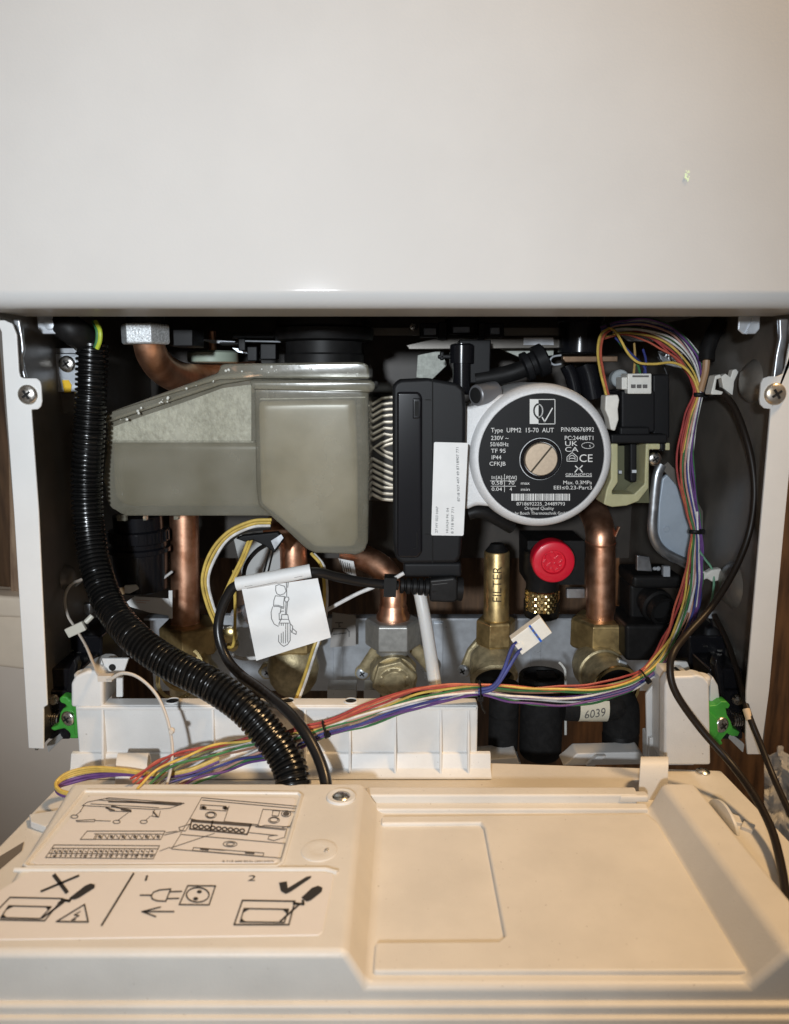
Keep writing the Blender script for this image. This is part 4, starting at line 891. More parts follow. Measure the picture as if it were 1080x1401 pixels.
dl = [[(485, 300), (490, 370), (490, 440)], [(505, 300), (500, 360)], [(390, 345), (420, 335), (470, 350), (485, 395), (465, 420), (430, 432), (400, 420), (388, 390), (390, 345)],
      [(385, 440), (372, 480), (368, 530)], [(385, 438), (470, 445)], [(470, 445), (462, 500), (465, 545)], [(368, 525), (410, 525), (465, 545)], [(370, 538), (412, 536), (462, 556)],
      [(480, 448), (505, 450), (512, 470), (500, 492), (480, 495), (468, 475), (480, 448)], [(485, 495), (478, 610)], [(498, 492), (488, 612)],
      [(360, 540), (346, 590), (350, 650), (375, 700), (412, 720)], [(440, 545), (428, 600), (440, 580), (462, 580)], [(420, 600), (422, 660), (445, 650)],
      [(445, 612), (500, 612), (508, 655), (440, 655), (445, 612)], [(440, 655), (420, 690), (415, 860), (440, 890), (465, 905), (500, 885), (522, 850), (522, 690), (508, 655)],
      [(440, 690), (440, 870)], [(458, 690), (458, 875)], [(482, 690), (480, 875)], [(500, 690), (500, 865)], [(428, 690), (515, 690)], [(528, 700), (545, 720), (540, 770), (528, 760)], [(545, 740), (580, 770), (575, 795), (535, 775)]]
mb.ink([[Z6(*p) for p in l] for l in dl], TI, 1.0)
mb.ink([[Z6(100, 355), Z6(170, 345)], [Z6(120, 372), Z6(400, 312)], [Z6(560, 272), Z6(630, 258)]], lambda x, y: P(x, y, .0236), .5)
mk('valve_drawing', mb, M_inkgrey, sh, flatprint=True)

# yellow twin wires looping round the tag
yw = thing('yellow_wire_loop', 'yellow and white twin wire looping round the tag and back under the tank', 'wire', P(290, 780, .08))
for dx, c_, b in ((0, 'yellow', 0), (4.2, 'yellow', .002), (8, 'white', .003)):
    mb = MB(); mb.tube(path([(372 - dx * .2, 711 + dx, .075 + b), (345, 713 + dx, .075 + b), (312 + dx * .3, 728 + dx, .073 + b), (288 + dx, 756 + dx * .6, .07 + b), (277 + dx, 792, .066 + b), (283 + dx, 826, .062 + b), (297 + dx, 860, .058 + b)], 50), .0011, 8); mk('wire', mb, wmat(c_), yw, label=c_ + ' wire')
mb = MB(); mb.tube(path([(370, 720, .082), (330, 727, .08), (300, 752, .078), (292, 770, .078)], 30), .0022, 8); mk('wire', mb, wmat('black'), yw, label='black wire')
for pts_ in ([(342, 735, .09), (330, 765, .085), (313, 800, .08), (298, 838, .075), (300, 862, .07)], [(426, 757, .075), (440, 775, .07), (444, 810, .06), (441, 850, .056), (428, 890, .05), (415, 930, .035), (398, 975, .015)], [(320, 780, .085), (322, 830, .085), (320, 880, .08), (312, 886, .08)]):
    for k, c_ in ((0, 'yellow'), (1, 'yellow' if pts_[0][0] != 426 else 'white')):
        if pts_[0][0] == 320 and k: continue
        mb = MB(); mb.tube(path([(x + 3.6 * k, y + .8 * k, Y + .001 * k) for x, y, Y in pts_], 40), .0011, 8); mk('wire', mb, wmat(c_), yw, label=c_ + ' wire')
cl_ = thing('wire_clamp', 'black toothed cable clamp hanging under the tank', 'clamp', P(375, 740, .085))
mb = MB(); mb.pp([(322, 737), (332, 733), (352, 731), (380, 728), (389, 738), (376, 757), (364, 748), (356, 744), (346, 739), (336, 742)], .088, .094); mk('clamp_body', mb, M_black, cl_, bevel=.001)
mb = MB(); mb.pp([(371, 740), (385, 731), (388, 736), (376, 752)], .0865, .0878); mk('clamp_bar', mb, M_galv, cl_)
for k, pts_ in enumerate(([(370, 742, .092), (350, 755, .10), (336, 775, .105), (333, 800, .108)], [(371, 748, .092), (366, 765, .1), (361, 785, .105)], [(375, 750, .092), (370, 770, .1), (366, 788, .105)])):
    mb = MB(); mb.tube(path(pts_, 20), .0016 if k == 0 else .0007, 8); mk('wire', mb, M_cable, cl_)
bl = thing('white_backing', 'pale plastic sheet seen between the yellow wires and copper elbow', 'sheet', P(350, 760, .17))
mb = MB(); mb.pp([(318, 728), (350, 738), (392, 748), (395, 830), (338, 830), (330, 780)], .172, .1735); mk('sheet', mb, mat('pale grey plastic', (.50, .51, .50), .5), bl)
wl = thing('white_lead', 'thin white lead passing behind the paper tag toward the plug', 'wire', P(480, 820, .07))
for pts_ in ([(445, 836, .06), (465, 825, .06), (490, 812, .06), (512, 803, .06)], [(538, 793, .05), (546, 788, .049), (553, 784, .049)], [(318, 896, .06), (332, 901, .058), (352, 900, .056)]):
    mb = MB(); mb.tube(path(pts_, 16), .0013, 8); mk('wire', mb, wmat('white'), wl)
sb = thing('striped_label', 'small striped paper label behind the tank corner and curved copper pipe', 'label', P(472, 775, .16))
mb = MB(); mb.pp([(463, 764), (484, 768), (488, 790), (470, 782)], .15, .151); lb_ = mk('paper', mb, M_paper, sb)
mb = MB(); mb.ink([[(466 + 3 * k, 767 + k), (469 + 3 * k, 781 + k)] for k in range(5)], lambda x, y: P(x, y, .1497), 1.1); mk('printing', mb, M_inkgrey, lb_, flatprint=True)

# white tube in the middle
wtb = thing('white_drain_tube', 'thick white drain tube descending from the plug to the ribbed trunk', 'tube', P(597, 965, .02))
mb = MB(); mb.tube(path([(574, 808, .062), (582, 850, .054), (590, 900, .042), (597, 950, .026), (598, 972, .022)], 40), .0042, 20); mk('tube', mb, M_tubew, wtb)
mb = MB(); mb.lathe(P(598, 966, .020), up, [(.0072, 0), (.0085, .0008), (.0085, .0018), (.0048, .003)], 28); mk('grommet', mb, M_cord, wtb)
# =====================================================================================
# WIRING
# =====================================================================================
def bundle(root, ctrl, wires, r=.00070, n=170, tag_='wire'):
    """ctrl: (px, py, Y, half width in px); wires: (colour, across -1..1, depth -1..1)"""
    base = spline([Vector((a, b, c * 4000)) for a, b, c, d in ctrl], n)
    hw = spline([Vector((a, b, c * 4000)) * 0 + Vector((d, i, 0)) for i, (a, b, c, d) in enumerate(ctrl)], n)
    # resample the half width with the same segment counts as the centre line
    seg = [(Vector(ctrl[i + 1][:2]) - Vector(ctrl[i][:2])).length for i in range(len(ctrl) - 1)]
    cum = [0]
    for s_ in seg: cum.append(cum[-1] + s_)
    run = [0]
    for i in range(1, len(base)): run.append(run[-1] + (base[i].xy - base[i - 1].xy).length)
    k_ = cum[-1] / run[-1]
    def half(s_):
        s_ *= k_
        for i in range(len(seg)):
            if s_ <= cum[i + 1] or i == len(seg) - 1:
                t_ = min(1, max(0, (s_ - cum[i]) / seg[i])); t_ = t_ * t_ * (3 - 2 * t_)
                return ctrl[i][3] * (1 - t_) + ctrl[i + 1][3] * t_
    for wi, (c_, a, b) in enumerate(wires):
        pts_ = []; ph = random.uniform(0, 6.28); fq = random.uniform(.010, .02)
        for i, p in enumerate(base):
            t_ = (base[min(i + 1, len(base) - 1)].xy - base[max(i - 1, 0)].xy)
            t_ = t_.normalized() if t_.length > 0 else Vector((0, 1))
            nx, ny = t_.y, -t_.x; h = half(run[i])
            aa = a + .30 * math.sin(run[i] * fq + ph) + .08 * math.sin(run[i] * fq * 4.3 + ph * 3); bb = b + .5 * math.sin(run[i] * fq * .7 + ph * 2)
            pts_.append(P(p.x + nx * aa * h, p.y + ny * aa * h, p.z / 4000 + bb * h * .00022))
        mb = MB(); mb.tube(pts_, r, 8); mk(tag_, mb, wmat(c_), root, label=c_ + ' wire')
def tie(root, px, py, Y, ang, w, wid=6.0, m=None, tail=True):
    mb = MB(); c_ = P(px, py, Y); m0 = mp(Y, c_.z); a = math.radians(ang)
    ax = Vector((math.cos(a), 0, -math.sin(a)))          # along the wires, in the picture
    acr = Vector((math.sin(a), 0, math.cos(a)))
    ring = [c_ + acr * math.cos(t) * w * m0 + Vector((0, 1, 0)) * math.sin(t) * w * m0 * .8 for t in [i * .3927 for i in range(17)]]
    mb.tube(ring, wid / 2 * m0, 8, flat=.35)
    mb.box(c_ + acr * w * m0 + Vector((0, -.001, 0)), (.0032, .0032, .0028), Matrix.Rotation(a, 3, 'Y'))
    mk('cable_tie', mb, m or M_black, root)
random.seed(21)
wh = thing('wiring_harness', 'multicoloured wire bundle sweeping down the right side and across to the left', 'wiring harness', P(657, 946, 0))
W = [('red', -1.0, .2), ('orange', -.85, -.4), ('red', -.65, .6), ('yellow', -.5, -.5), ('olive', -.32, .5), ('green', -.15, -.6), ('brown', .0, .6), ('white', .18, -.6), ('pink', .3, -.3), ('white', .42, .6), ('white', -.25, .9), ('blue', .55, -.6), ('purple', .7, .2), ('white', .85, .5), ('purple', .95, -.4), ('green', 1.05, .3)]
main = [(824, 456, .112, 7), (850, 449, .110, 8), (885, 452, .108, 12), (918, 466, .104, 15), (943, 492, .098, 13), (955, 520, .092, 8), (956, 540, .090, 5), (946, 575, .088, 8), (939, 620, .086, 10), (939, 660, .085, 10), (946, 700, .083, 8), (952, 727, .080, 5.5), (951, 762, .074, 9), (947, 800, .066, 12), (938, 840, .056, 14), (922, 876, .045, 12), (902, 906, .034, 9), (882, 924, .026, 7),
        (855, 938, .018, 9), (810, 947, .012, 11), (760, 950, .008, 12), (705, 948, .003, 11), (657, 944, -.001, 8), (610, 950, -.005, 11), (560, 960, -.009, 13), (500, 979, -.013, 11), (445, 996, -.015, 8), (400, 1010, -.018, 14), (340, 1025, -.022, 20), (285, 1043, -.029, 24), (235, 1064, -.038, 26), (195, 1090, -.054, 22)]
bundle(wh, main, W, n=230)
for (x, y, Y, a, w) in ((957, 540, .089, 90, 7), (952, 727, .079, 90, 8), (882, 924, .024, 145, 8), (657, 944, -.003, 178, 11), (445, 996, -.017, 160, 9), (833, 450, .109, 170, 6)): tie(wh, x, y, Y, a, w)
# loose tail of a tie by the trunk
mb = MB(); mb.tube(path([(657, 955, -.004), (660, 968, -.003), (664, 975, 0)], 8), .0007, 6); mk('cable_tie', mb, M_black, wh)
# stray wires leaving the bundle
for c_, pts_ in (('mint', [(953, 748, .076), (964, 764, .074), (974, 778, .073), (977, 798, .07), (974, 820, .064), (967, 840, .06)]),
                 ('blue', [(953, 765, .074), (956, 785, .072), (959, 810, .066), (956, 832, .06), (950, 850, .054)]),
                 ('white', [(954, 700, .082), (955, 760, .074), (950, 805, .064), (942, 838, .056)]),
                 ('yellow', [(944, 800, .068), (936, 835, .058), (921, 868, .047), (900, 895, .036), (880, 918, .027)])):
    mb = MB(); mb.tube(path(pts_, 30), .0008, 8); mk('wire', mb, wmat(c_), wh, label=c_ + ' wire')
lp = thing('wire_loop', 'yellow and orange wires looping over to the white pump connector', 'wire', P(832, 545, .08))
for c_, pts_ in (('yellow', [(957, 540, .088), (950, 520, .088), (938, 504, .088), (920, 496, .087), (895, 498, .086), (874, 496, .086), (860, 484, .088), (850, 466, .092), (842, 453, .098), (833, 449, .1)]),
                 ('yellow', [(833, 449, .1), (822, 458, .095), (818, 480, .088), (821, 505, .082), (827, 530, .076), (831, 545, .072)]),
                 ('orange', [(836, 451, .1), (826, 460, .096), (822, 482, .089), (825, 505, .083), (830, 530, .077), (834, 545, .073)]),
                 ('ochre', [(834, 452, .1), (824, 462, .097), (820, 484, .09), (823, 507, .084), (829, 532, .078), (832, 545, .074)])):
    mb = MB(); mb.tube(path(pts_, 40), .00085, 8); mk('wire', mb, wmat(c_), lp, label=c_ + ' wire')
mb = MB(); mb.pp([(829, 541), (846, 540), (848, 547), (846, 560), (847, 574), (842, 590), (836, 588), (833, 572), (828, 560)], .066, .078); cn = mk('connector', mb, M_conn, lp, bevel=.001)
pl2 = thing('motor_plug_leads', 'blue green and orange leads dropping into the white motor plug', 'wire', P(875, 512, .09))
for c_, pts_ in (('blue', [(842, 462, .105), (858, 478, .1), (872, 492, .095), (882, 502, .09), (884, 514, .089)]), ('green', [(846, 466, .104), (860, 484, .099), (872, 498, .094), (877, 514, .089)]), ('ochre', [(868, 470, .105), (869, 490, .098), (867, 515, .09)]), ('blue', [(880, 478, .1), (884, 494, .095), (881, 514, .0895)]), ('black', [(900, 488, .11), (908, 500, .11), (914, 515, .11)])):
    mb = MB(); mb.tube(path(pts_, 20), .0008, 8); mk('wire', mb, wmat(c_), pl2, label=c_ + ' wire')
sv = thing('sleeve', 'tan and black cable sleeve beside the coloured wires under the cover', 'sleeve', P(960, 500, .09))
mb = MB(); mb.tube(path([(985, 440, .10), (974, 462, .097), (968, 480, .094), (967, 494, .092)], 14), .0052, 14); mk('black_sleeve', mb, M_rubber, sv)
mb = MB(); mb.tube(path([(967, 490, .092), (965, 510, .091), (958, 536, .089)], 14), [.0030] * 5 + [.0024] * 5 + [.0016] * 20 if False else .0024, 10); mk('tan_wire', mb, mat('tan wire sheath', (.40, .24, .13), .45), sv)
# blue twin lead with unplugged white connector
sp_ = thing('unplugged_connector', 'unplugged white connector with blue stripe on two blue leads', 'connector', P(725, 880, -.002))
def rp(cxp, cyp, ang, pts_):
    a = math.radians(ang); return [(cxp + x * math.cos(a) - y * math.sin(a), cyp + x * math.sin(a) + y * math.cos(a)) for x, y in pts_]
A_ = -36.5; CX, CY = 727, 871
mb = MB(); mb.pp(rp(CX, CY, A_, [(-25, -13), (26, -13), (26, 13), (-25, 13), (-25, 7.5), (-20, 7.5), (-20, 3.2), (-25, 3.2), (-25, -3.2), (-20, -3.2), (-20, -7.5), (-25, -7.5)]), -.004, .003); cbod = mk('connector_body', mb, M_conn, sp_, bevel=.0004)
pb = lambda x, y: P(x, y, -.0042)
mb = MB(); q = rp(CX, CY, A_, [(7, -13), (7, 13)]); mb.ink([q], pb, 3.2); mk('blue_stripe', mb, mat('blue print', (.02, .12, .55), .4), cbod, flatprint=True)
mb = MB(); mb.ink([rp(CX, CY, A_, [(7, y), (7, y + 3.4)]) for y in (-10, -3, 4)], lambda x, y: P(x, y, -.0044), 2.0); mk('stripe_mark', mb, M_inkgrey, cbod, flatprint=True)
mb = MB(); mb.box(P(*rp(CX, CY, A_, [(-20, 0)])[0], -.0042), (.004, .0012, .003), Matrix.Rotation(math.radians(A_), 3, 'Y')); mk('latch', mb, M_conn, cbod)
for k in (-1, 1):
    e = rp(CX, CY, A_, [(-21, 5.3 * k)])[0]
    mb = MB(); mb.tube(path([(655, 946 + 2 * k, -.004), (674, 941 + 2 * k, -.006), (687, 925 + 3 * k, -.006), (e[0] - 7, e[1] + 9, -.004), (e[0], e[1], -.001)], 30), .0011, 8); mk('wire', mb, wmat('blue'), sp_, label='blue wire')
# yellow branch lying on the panel tray
yb = thing('yellow_wire_branch', 'yellow and purple wires curling back on the panel tray beneath the cream clip', 'wire', P(100, 1070, -.03))
for c_, dy, dY in (('yellow', 0, 0), ('yellow', 5, .001), ('purple', 10, .002), ('yellow', 2.5, -.001), ('purple', 14, .001)):
    mb = MB(); mb.tube(path([(300, 1036 + dy * .4, -.026), (258, 1053 + dy * .4, -.032), (215, 1059 + dy * .3, -.036), (170, 1053 + dy * .5, -.034), (128, 1050 + dy, -.032), (94 + dy * .3, 1057 + dy, -.034), (77 + dy * .1, 1071 + dy * .5, -.040), (84, 1082 + dy * .4, -.046), (112, 1088 + dy * .3, -.050)], 60), .00095, 8); mk('wire', mb, wmat(c_), yb, label=c_ + ' wire')

# black cables on the right, with their clips
bc = thing('sensor_cable', 'long black cable looping from the upper white clip and over the panel corner', 'cable', P(920, 910, 0))
mb = MB(); mb.tube(path([(984, 533, .068), (1004, 556, .058), (1020, 596, .047), (1030, 640, .040), (1032, 685, .036), (1024, 733, .034), (1004, 782, .028), (974, 830, .018), (942, 866, .006), (922, 892, -.006), (917, 918, -.012), (926, 950, -.016), (958, 996, -.021), (998, 1042, -.032), (1030, 1085, -.052), (1054, 1130, -.074), (1067, 1175, -.096), (1076, 1230, -.122), (1082, 1300, -.146)], 150), .0021, 14); mk('cable', mb, M_cablebr, bc)
bc2 = thing('thin_cable', 'thin black cable with pale tape mark hanging before the white flange', 'cable', P(1030, 990, 0))
mb = MB(); mb.tube(path([(978, 842, .075), (996, 880, .05), (1012, 930, .02), (1024, 975, -.004), (1040, 1016, -.015), (1058, 1062, -.03), (1078, 1106, -.05), (1100, 1150, -.07)], 60), .0018, 12); mk('cable', mb, M_cablebr, bc2)
mb = MB(); mb.tube(path([(1021, 970, -.003), (1026, 985, -.007)], 4), .0021, 12); mk('tape_mark', mb, mat('cream tape', (.66, .52, .36), .5), bc2)
cp1 = thing('cable_clip', 'white cable clip holding the black cable beside the pressed boss', 'cable clip', P(990, 525, .07))
mb = MB(); mb.pp([(973, 538), (979, 514), (986, 512), (988, 517), (981, 519), (979, 533), (990, 536), (988, 540), (974, 540)], .062, .072)
mb.pp([(987, 515), (993, 511), (1000, 516), (1003, 506), (1008, 505), (1011, 509), (1005, 522), (1003, 541), (996, 536), (990, 531)], .064, .070); mk('clip_body', mb, M_conn, cp1, bevel=.0008)
cp2 = thing('cable_clip', 'white push-in clip on the right side sheet below the lower tie', 'cable clip', P(970, 790, .08))
mb = MB(); mb.pp([(945, 790), (952, 784), (964, 781), (968, 784), (974, 780), (988, 778), (990, 793), (976, 797), (968, 792), (962, 795), (948, 794)], .071, .077); mk('clip_body', mb, M_conn, cp2, bevel=.0012)
# nylon cord with tab
nc = thing('nylon_strap', 'clear nylon tie strap with square tab, looping over the white trunk on the left', 'strap', P(140, 925, -.01))
mb = MB(); mb.tube(path([(112, 793, .066), (97, 800, .056), (89, 818, .047), (93, 842, .040), (104, 860, .034), (118, 884, .022), (128, 908, .006), (136, 924, -.008), (150, 929, -.014), (168, 921, -.017), (190, 927, -.021), (214, 950, -.026), (229, 984, -.030), (236, 1022, -.034), (234, 1052, -.040), (227, 1078, -.046)], 80), .0011, 10, flat=.8)
mb.lathe(P(235, 1000, -.0325), (0, -1, 0), [(.0016, -.0012), (.0018, 0), (.0012, .0012)], 14); mb.box(P(145, 927, -.012), (.008, .004, .0035)); mk('strap', mb, M_cord, nc)
mb = MB(); mb.box(P(104, 861, .031), (.0125, .003, .0062), Matrix.Rotation(math.radians(-25), 3, 'Y')); mb.tube([P(117, 852, .034), P(127, 842, .036)], .0018, 8); mk('tab', mb, mat('nylon tab', (.62, .60, .52), .4), nc, bevel=.0008)

# green clips
gl_ = thing('green_clip', 'green plastic hinge clip on the left of the ribbed white trunk', 'clip', P(92, 1005, .005))
g8 = lambda pts_: [(55 + x / 8, 880 + y / 8) for x, y in pts_]
mb = MB(); mb.pp(g8([(205, 610), (240, 580), (300, 590), (320, 625), (360, 615), (415, 640), (425, 700), (422, 1000), (415, 1048), (320, 1048), (330, 1000), (310, 970), (265, 935), (200, 950), (150, 965), (108, 932), (180, 905), (200, 870), (220, 760), (250, 720), (292, 700), (270, 670), (222, 655)]), .006, .013); mb.pp(g8([(330, 620), (420, 645), (428, 1000), (372, 1010), (360, 760)]), .003, .0062); mk('clip_body', mb, M_green, gl_, bevel=.0014)
a, b = MB(), MB(); screw_head(a, b, P(93, 983, .0055), (-.3, -1, 0), .0048); s1 = mk('screw', a, M_steel, gl_); mk('cross_slot', b, M_hole, s1)
gr_ = thing('green_clip', 'green plastic hinge clip against the white column on the right', 'clip', P(988, 1010, .005))
g6 = lambda pts_: [(880 + x / 6, 890 + y / 6) for x, y in pts_]
mb = MB(); mb.pp(g6([(543, 455), (600, 450), (640, 420), (690, 420), (717, 450), (700, 480), (680, 475), (690, 530), (720, 580), (740, 640), (797, 670), (780, 705), (730, 705), (690, 680), (640, 740), (655, 765), (640, 778), (600, 775), (570, 742), (540, 690)]), .004, .012); mb.pp(g6([(545, 500), (610, 560), (620, 690), (580, 735), (541, 688)]), .001, .0042); mk('clip_body', mb, M_green, gr_, bevel=.0014)
a, b = MB(), MB(); screw_head(a, b, P(988, 992, .0035), (.3, -1, 0), .0050); s1 = mk('screw', a, M_steel, gr_); mk('cross_slot', b, M_hole, s1)

# =====================================================================================
# HINGED CONTROL PANEL
# =====================================================================================
Zc, Zr, Zt = -.2140, -.2283, -.2342
YR, YF = -.050, -.1735
cpn = thing('hinged_fascia', 'hinged off-white control fascia swung down flat, with printed warning labels and ribbed trunk', 'control panel', (0, -.08, Zt))
Zx = Zt - .005
rear = [(88, Zx), (100, Zc), (496, Zc), (520, Zr), (886, Zr), (905, Zc), (950, Zc), (958, Zx)]
front = [(-70, Zx), (-45, Zc), (474, Zc), (503, Zr), (1027, Zr), (1080, Zc), (1142, Zc), (1152, Zx)]
mb = MB(); n = 8
vr = [Vector((XA(p, YR, z), YR, z)) for p, z in rear]; vf = [Vector((XA(p, YF, z), YF, z)) for p, z in front]
mb.add(vr + vf, [(i, i + 1, n + i + 1, n + i) for i in range(n - 1)] + [tuple(range(n)), tuple(n + i for i in range(n - 1, -1, -1)), (0, n, 2 * n - 1, n - 1)])
mk('raised_cover', mb, M_panel, cpn, bevel=.0030, bseg=5, smooth=50)
Zu = Zt - .0006
mb = MB()
tr = [Q(100, 1040, Zu), Q(981, 1046, Zu), Vector((XA(1300, -.176, Zu), -.176, Zu)), Vector((XA(-216, -.176, Zu), -.176, Zu))]
tr[0].y = .028; tr[1].y = .001; tr[0].x = XA(104, .0, Zu); 
mb.prism(tr, (0, 0, -.012)); mk('tray', mb, M_panel, cpn, bevel=.0016)
mb = MB(); w = .44
mb.box((0, -.160, Zt - .0075), (w, .036, .006)); mb.box((0, -.161, Zt - .0125), (w + .004, .044, .006)); mk('front_ledge', mb, M_panel, cpn, bevel=.0012)
# ledges at the back of the recess
mb = MB()
mb.prism([Vector((XA(500, -.042, Zr), -.042, -.2212)), Vector((XA(868, -.042, Zr), -.042, -.2212)), Vector((XA(872, -.0505, Zr), -.0505, -.2212)), Vector((XA(500, -.0505, Zr), -.0505, -.2212))], (0, 0, -.0125))
mb.prism([Vector((XA(512, -.0500, Zr), -.0500, -.2258)), Vector((XA(884, -.0500, Zr), -.0500, -.2258)), Vector((XA(888, -.0565, Zr), -.0565, -.2258)), Vector((XA(512, -.0565, Zr), -.0565, -.2258))], (0, 0, -.008))
mk('rear_ledge', mb, M_panel, cpn, bevel=.0012)
# shallow document pocket
mb = MB(); zz = Zr + .0020
mb.prism([Q(x, y, zz) for x, y in [(522, 1116), (884, 1113), (900, 1125), (1016, 1318), (1024, 1328), (511, 1328), (514, 1288), (682, 1287), (691, 1279), (663, 1132), (658, 1125), (522, 1126)]], (0, 0, -.004)); mk('pocket_floor', mb, M_panel, cpn, bevel=.0012)
# printed labels on the raised cover
zl = Zc + .00035
def slab(name, pts_, m, z=zl, h=.0016, bv=.0003):
    mb = MB(); mb.prism([Q(x, y, z) for x, y in pts_], (0, 0, -h)); return mk(name, mb, m, cpn, bevel=bv)
lab1 = slab('instruction_label', [(122, 1090), (126, 1088), (402, 1091), (405, 1094), (380, 1177), (376, 1180), (48, 1182), (45, 1179)], M_label)
lab2 = slab('warning_label', [(40, 1193), (440, 1193), (455, 1195), (457, 1199), (442, 1274), (436, 1279), (-60, 1286), (-20, 1230)], M_label)
mb = MB(); zb_ = Zc + .0002
mb.tube([Q(x, y, zb_) for x, y in [(113, 1085), (118, 1082.5), (408, 1085.5), (413, 1089), (386, 1181), (379, 1186), (38, 1187), (34, 1184), (113, 1085)]], .0010, 8)
mb.tube([Q(x, y, zb_) for x, y in [(20, 1190), (446, 1189.5), (462, 1194)]], .0011, 8); mk('label_rim', mb, M_panel, cpn)
k1 = lambda x, y: Q(x, y, zl + .00025)
a5 = lambda x, y: (x / 4.32, 1080 + y / 4.32)
a6 = lambda x, y: (200 + x / 4.0, 1080 + y / 4.0)
a7 = lambda x, y: (20 + x / 2.634, 1080 + y / 2.634)
def L5(mb, lines, w): mb.ink([[a5(*p) for p in l] for l in lines], k1, w)
def L6(mb, lines, w): mb.ink([[a6(*p) for p in l] for l in lines], k1, w)
def L7(mb, lines, w): mb.ink([[a7(*p) for p in l] for l in lines], k1, w)
def ell(cx_, cy_, rx, ry, k=14): return [(cx_ + rx * math.cos(i * 2 * math.pi / k), cy_ + ry * math.sin(i * 2 * math.pi / k)) for i in range(k + 1)]
I2 = MB()
L5(I2, [[(245, 602), (465, 510)]], 3.0); L5(I2, [[(322, 508), (395, 606)]], 5.6)
L5(I2, [[(60, 638), (372, 645), (265, 776), (-20, 770), (-40, 740), (60, 638)]], 1.7); L5(I2, [[(52, 688), (304, 694), (238, 764), (5, 758), (52, 688)]], 1.6)
for tri in ([(52, 690), (85, 690), (40, 712)], [(270, 692), (304, 694), (285, 715)], [(5, 757), (40, 757), (20, 738)]): I2.poly([a5(*p) for p in tri], k1)
I2.poly([a5(*p) for p in [(412, 640), (505, 568), (535, 556), (562, 562), (560, 582), (470, 640), (445, 650), (425, 650)]], k1)
L5(I2, [[(365, 650), (410, 660), (420, 645)]], 3.4); L5(I2, [[(375, 668), (250, 760)]], 2.6); L5(I2, [[(345, 672), (400, 655)]], 2.2)
L5(I2, [[(335, 781), (500, 680), (522, 783), (335, 781)]], 1.9); L5(I2, [[(475, 722), (440, 742), (468, 746), (425, 772), (448, 768)]], 1.4)
L5(I2, [[(790, 497), (602, 803)]], 2.6)
I2.text('1', 198, 1205, 7.6, k1, 2.8, shear=.3); I2.text('2', 339, 1205, 7.6, k1, 10, shear=.3)
L5(I2, [[(830, 625), (895, 625)], [(840, 722), (1030, 722)], [(950, 695), (842, 722), (922, 752)]], 1.8)
L6(I2, [[(28, 582), (42, 562), (75, 550), (135, 545), (108, 612), (62, 610), (35, 600), (28, 582)], [(130, 560), (195, 558)], [(115, 598), (180, 596)], [(228, 527), (380, 528), (345, 632), (182, 630), (228, 527)], ell(283, 577, 62, 40, 20)], 1.7)
for c_ in ((292, 560), (272, 598)): I2.poly([a6(*p) for p in ell(c_[0], c_[1], 14, 9, 10)[:-1]], k1)
I2.poly([a6(*p) for p in [(728, 510), (770, 503), (776, 540), (878, 478), (905, 474), (903, 484), (792, 560), (765, 572), (738, 556)]], k1)
L6(I2, [[(528, 607), (815, 612), (782, 740), (482, 740), (528, 607)]], 2.0); L6(I2, [[(537, 652), (780, 656), (757, 728), (515, 725), (537, 652)]], 1.7)
for tri in ([(537, 652), (570, 653), (532, 675)], [(745, 655), (780, 656), (770, 680)], [(515, 725), (548, 727), (522, 705)]): I2.poly([a6(*p) for p in tri], k1)
I2.poly([a6(*p) for p in [(850, 592), (908, 538), (942, 527), (966, 538), (962, 560), (905, 605), (880, 614)]], k1)
L6(I2, [[(808, 624), (862, 628), (858, 608)]], 3.2); L6(I2, [[(835, 632), (735, 722)]], 2.6)
mk('pictogram', I2, M_ink, lab2, flatprint=True)
I1 = MB(); random.seed(9)
L7(I1, [[(262, 46), (340, 30), (612, 50), (560, 68)], [(262, 46), (245, 58), (500, 72), (560, 68)], [(300, 38), (590, 58)], [(275, 52), (520, 66)], [(330, 34), (600, 56)], [(250, 60), (236, 80)], [(330, 62), (345, 78), (410, 80)], [(410, 84), (372, 112)], [(505, 74), (495, 96), (520, 100), (526, 78)], [(490, 96), (474, 110)], [(240, 78), (222, 92)],
        ell(368, 117, 13, 6), ell(466, 117, 13, 6), ell(216, 98, 13, 6), [(222, 112), (290, 108), (288, 116), (226, 116), (222, 112)], [(290, 112), (346, 114)], [(545, 156), (585, 150)], [(524, 222), (560, 208)]], .8)
L7(I1, [[(340, 44), (600, 50)], [(350, 60), (420, 76)], [(500, 80), (515, 98)], [(330, 66), (360, 76)], [(385, 72), (420, 80)]], 2.0)
L7(I1, [[(262, 150), (543, 150), (527, 180), (237, 180), (262, 150)], [(143, 200), (523, 203), (500, 250), (112, 245), (143, 200)], [(135, 212), (518, 214)], [(124, 230), (508, 234)], [(295, 162), (286, 178)]], .9)
for k in range(11): x = 300 + k * 21; L7(I1, [[(x, 163), (x - 8, 178)], [(x + 4, 165), (x + 12, 176)], ell(x + 8, 170, 5, 4, 8)][:(2 if k % 2 else 3)], .8)
L7(I1, [[(288, 160), (538, 161)]], .8)
for k in range(20):
    x = 140 + k * 18.4
    L7(I1, [[(x, 214), (x - 7, 230)], [(x - 7, 232), (x - 13, 246)], [(x + 3, 238), (x + 12, 239)], [(x + 3, 222), (x + 11, 226)]], .8)
    if random.random() < .5: L7(I1, [ell(x + 4, 240, 5, 3.4, 8)], .7)
    if random.random() < .45: I1.poly([a7(*p) for p in ell(x + 6, 222, random.uniform(3, 6), 3.5, 8)[:-1]], k1)
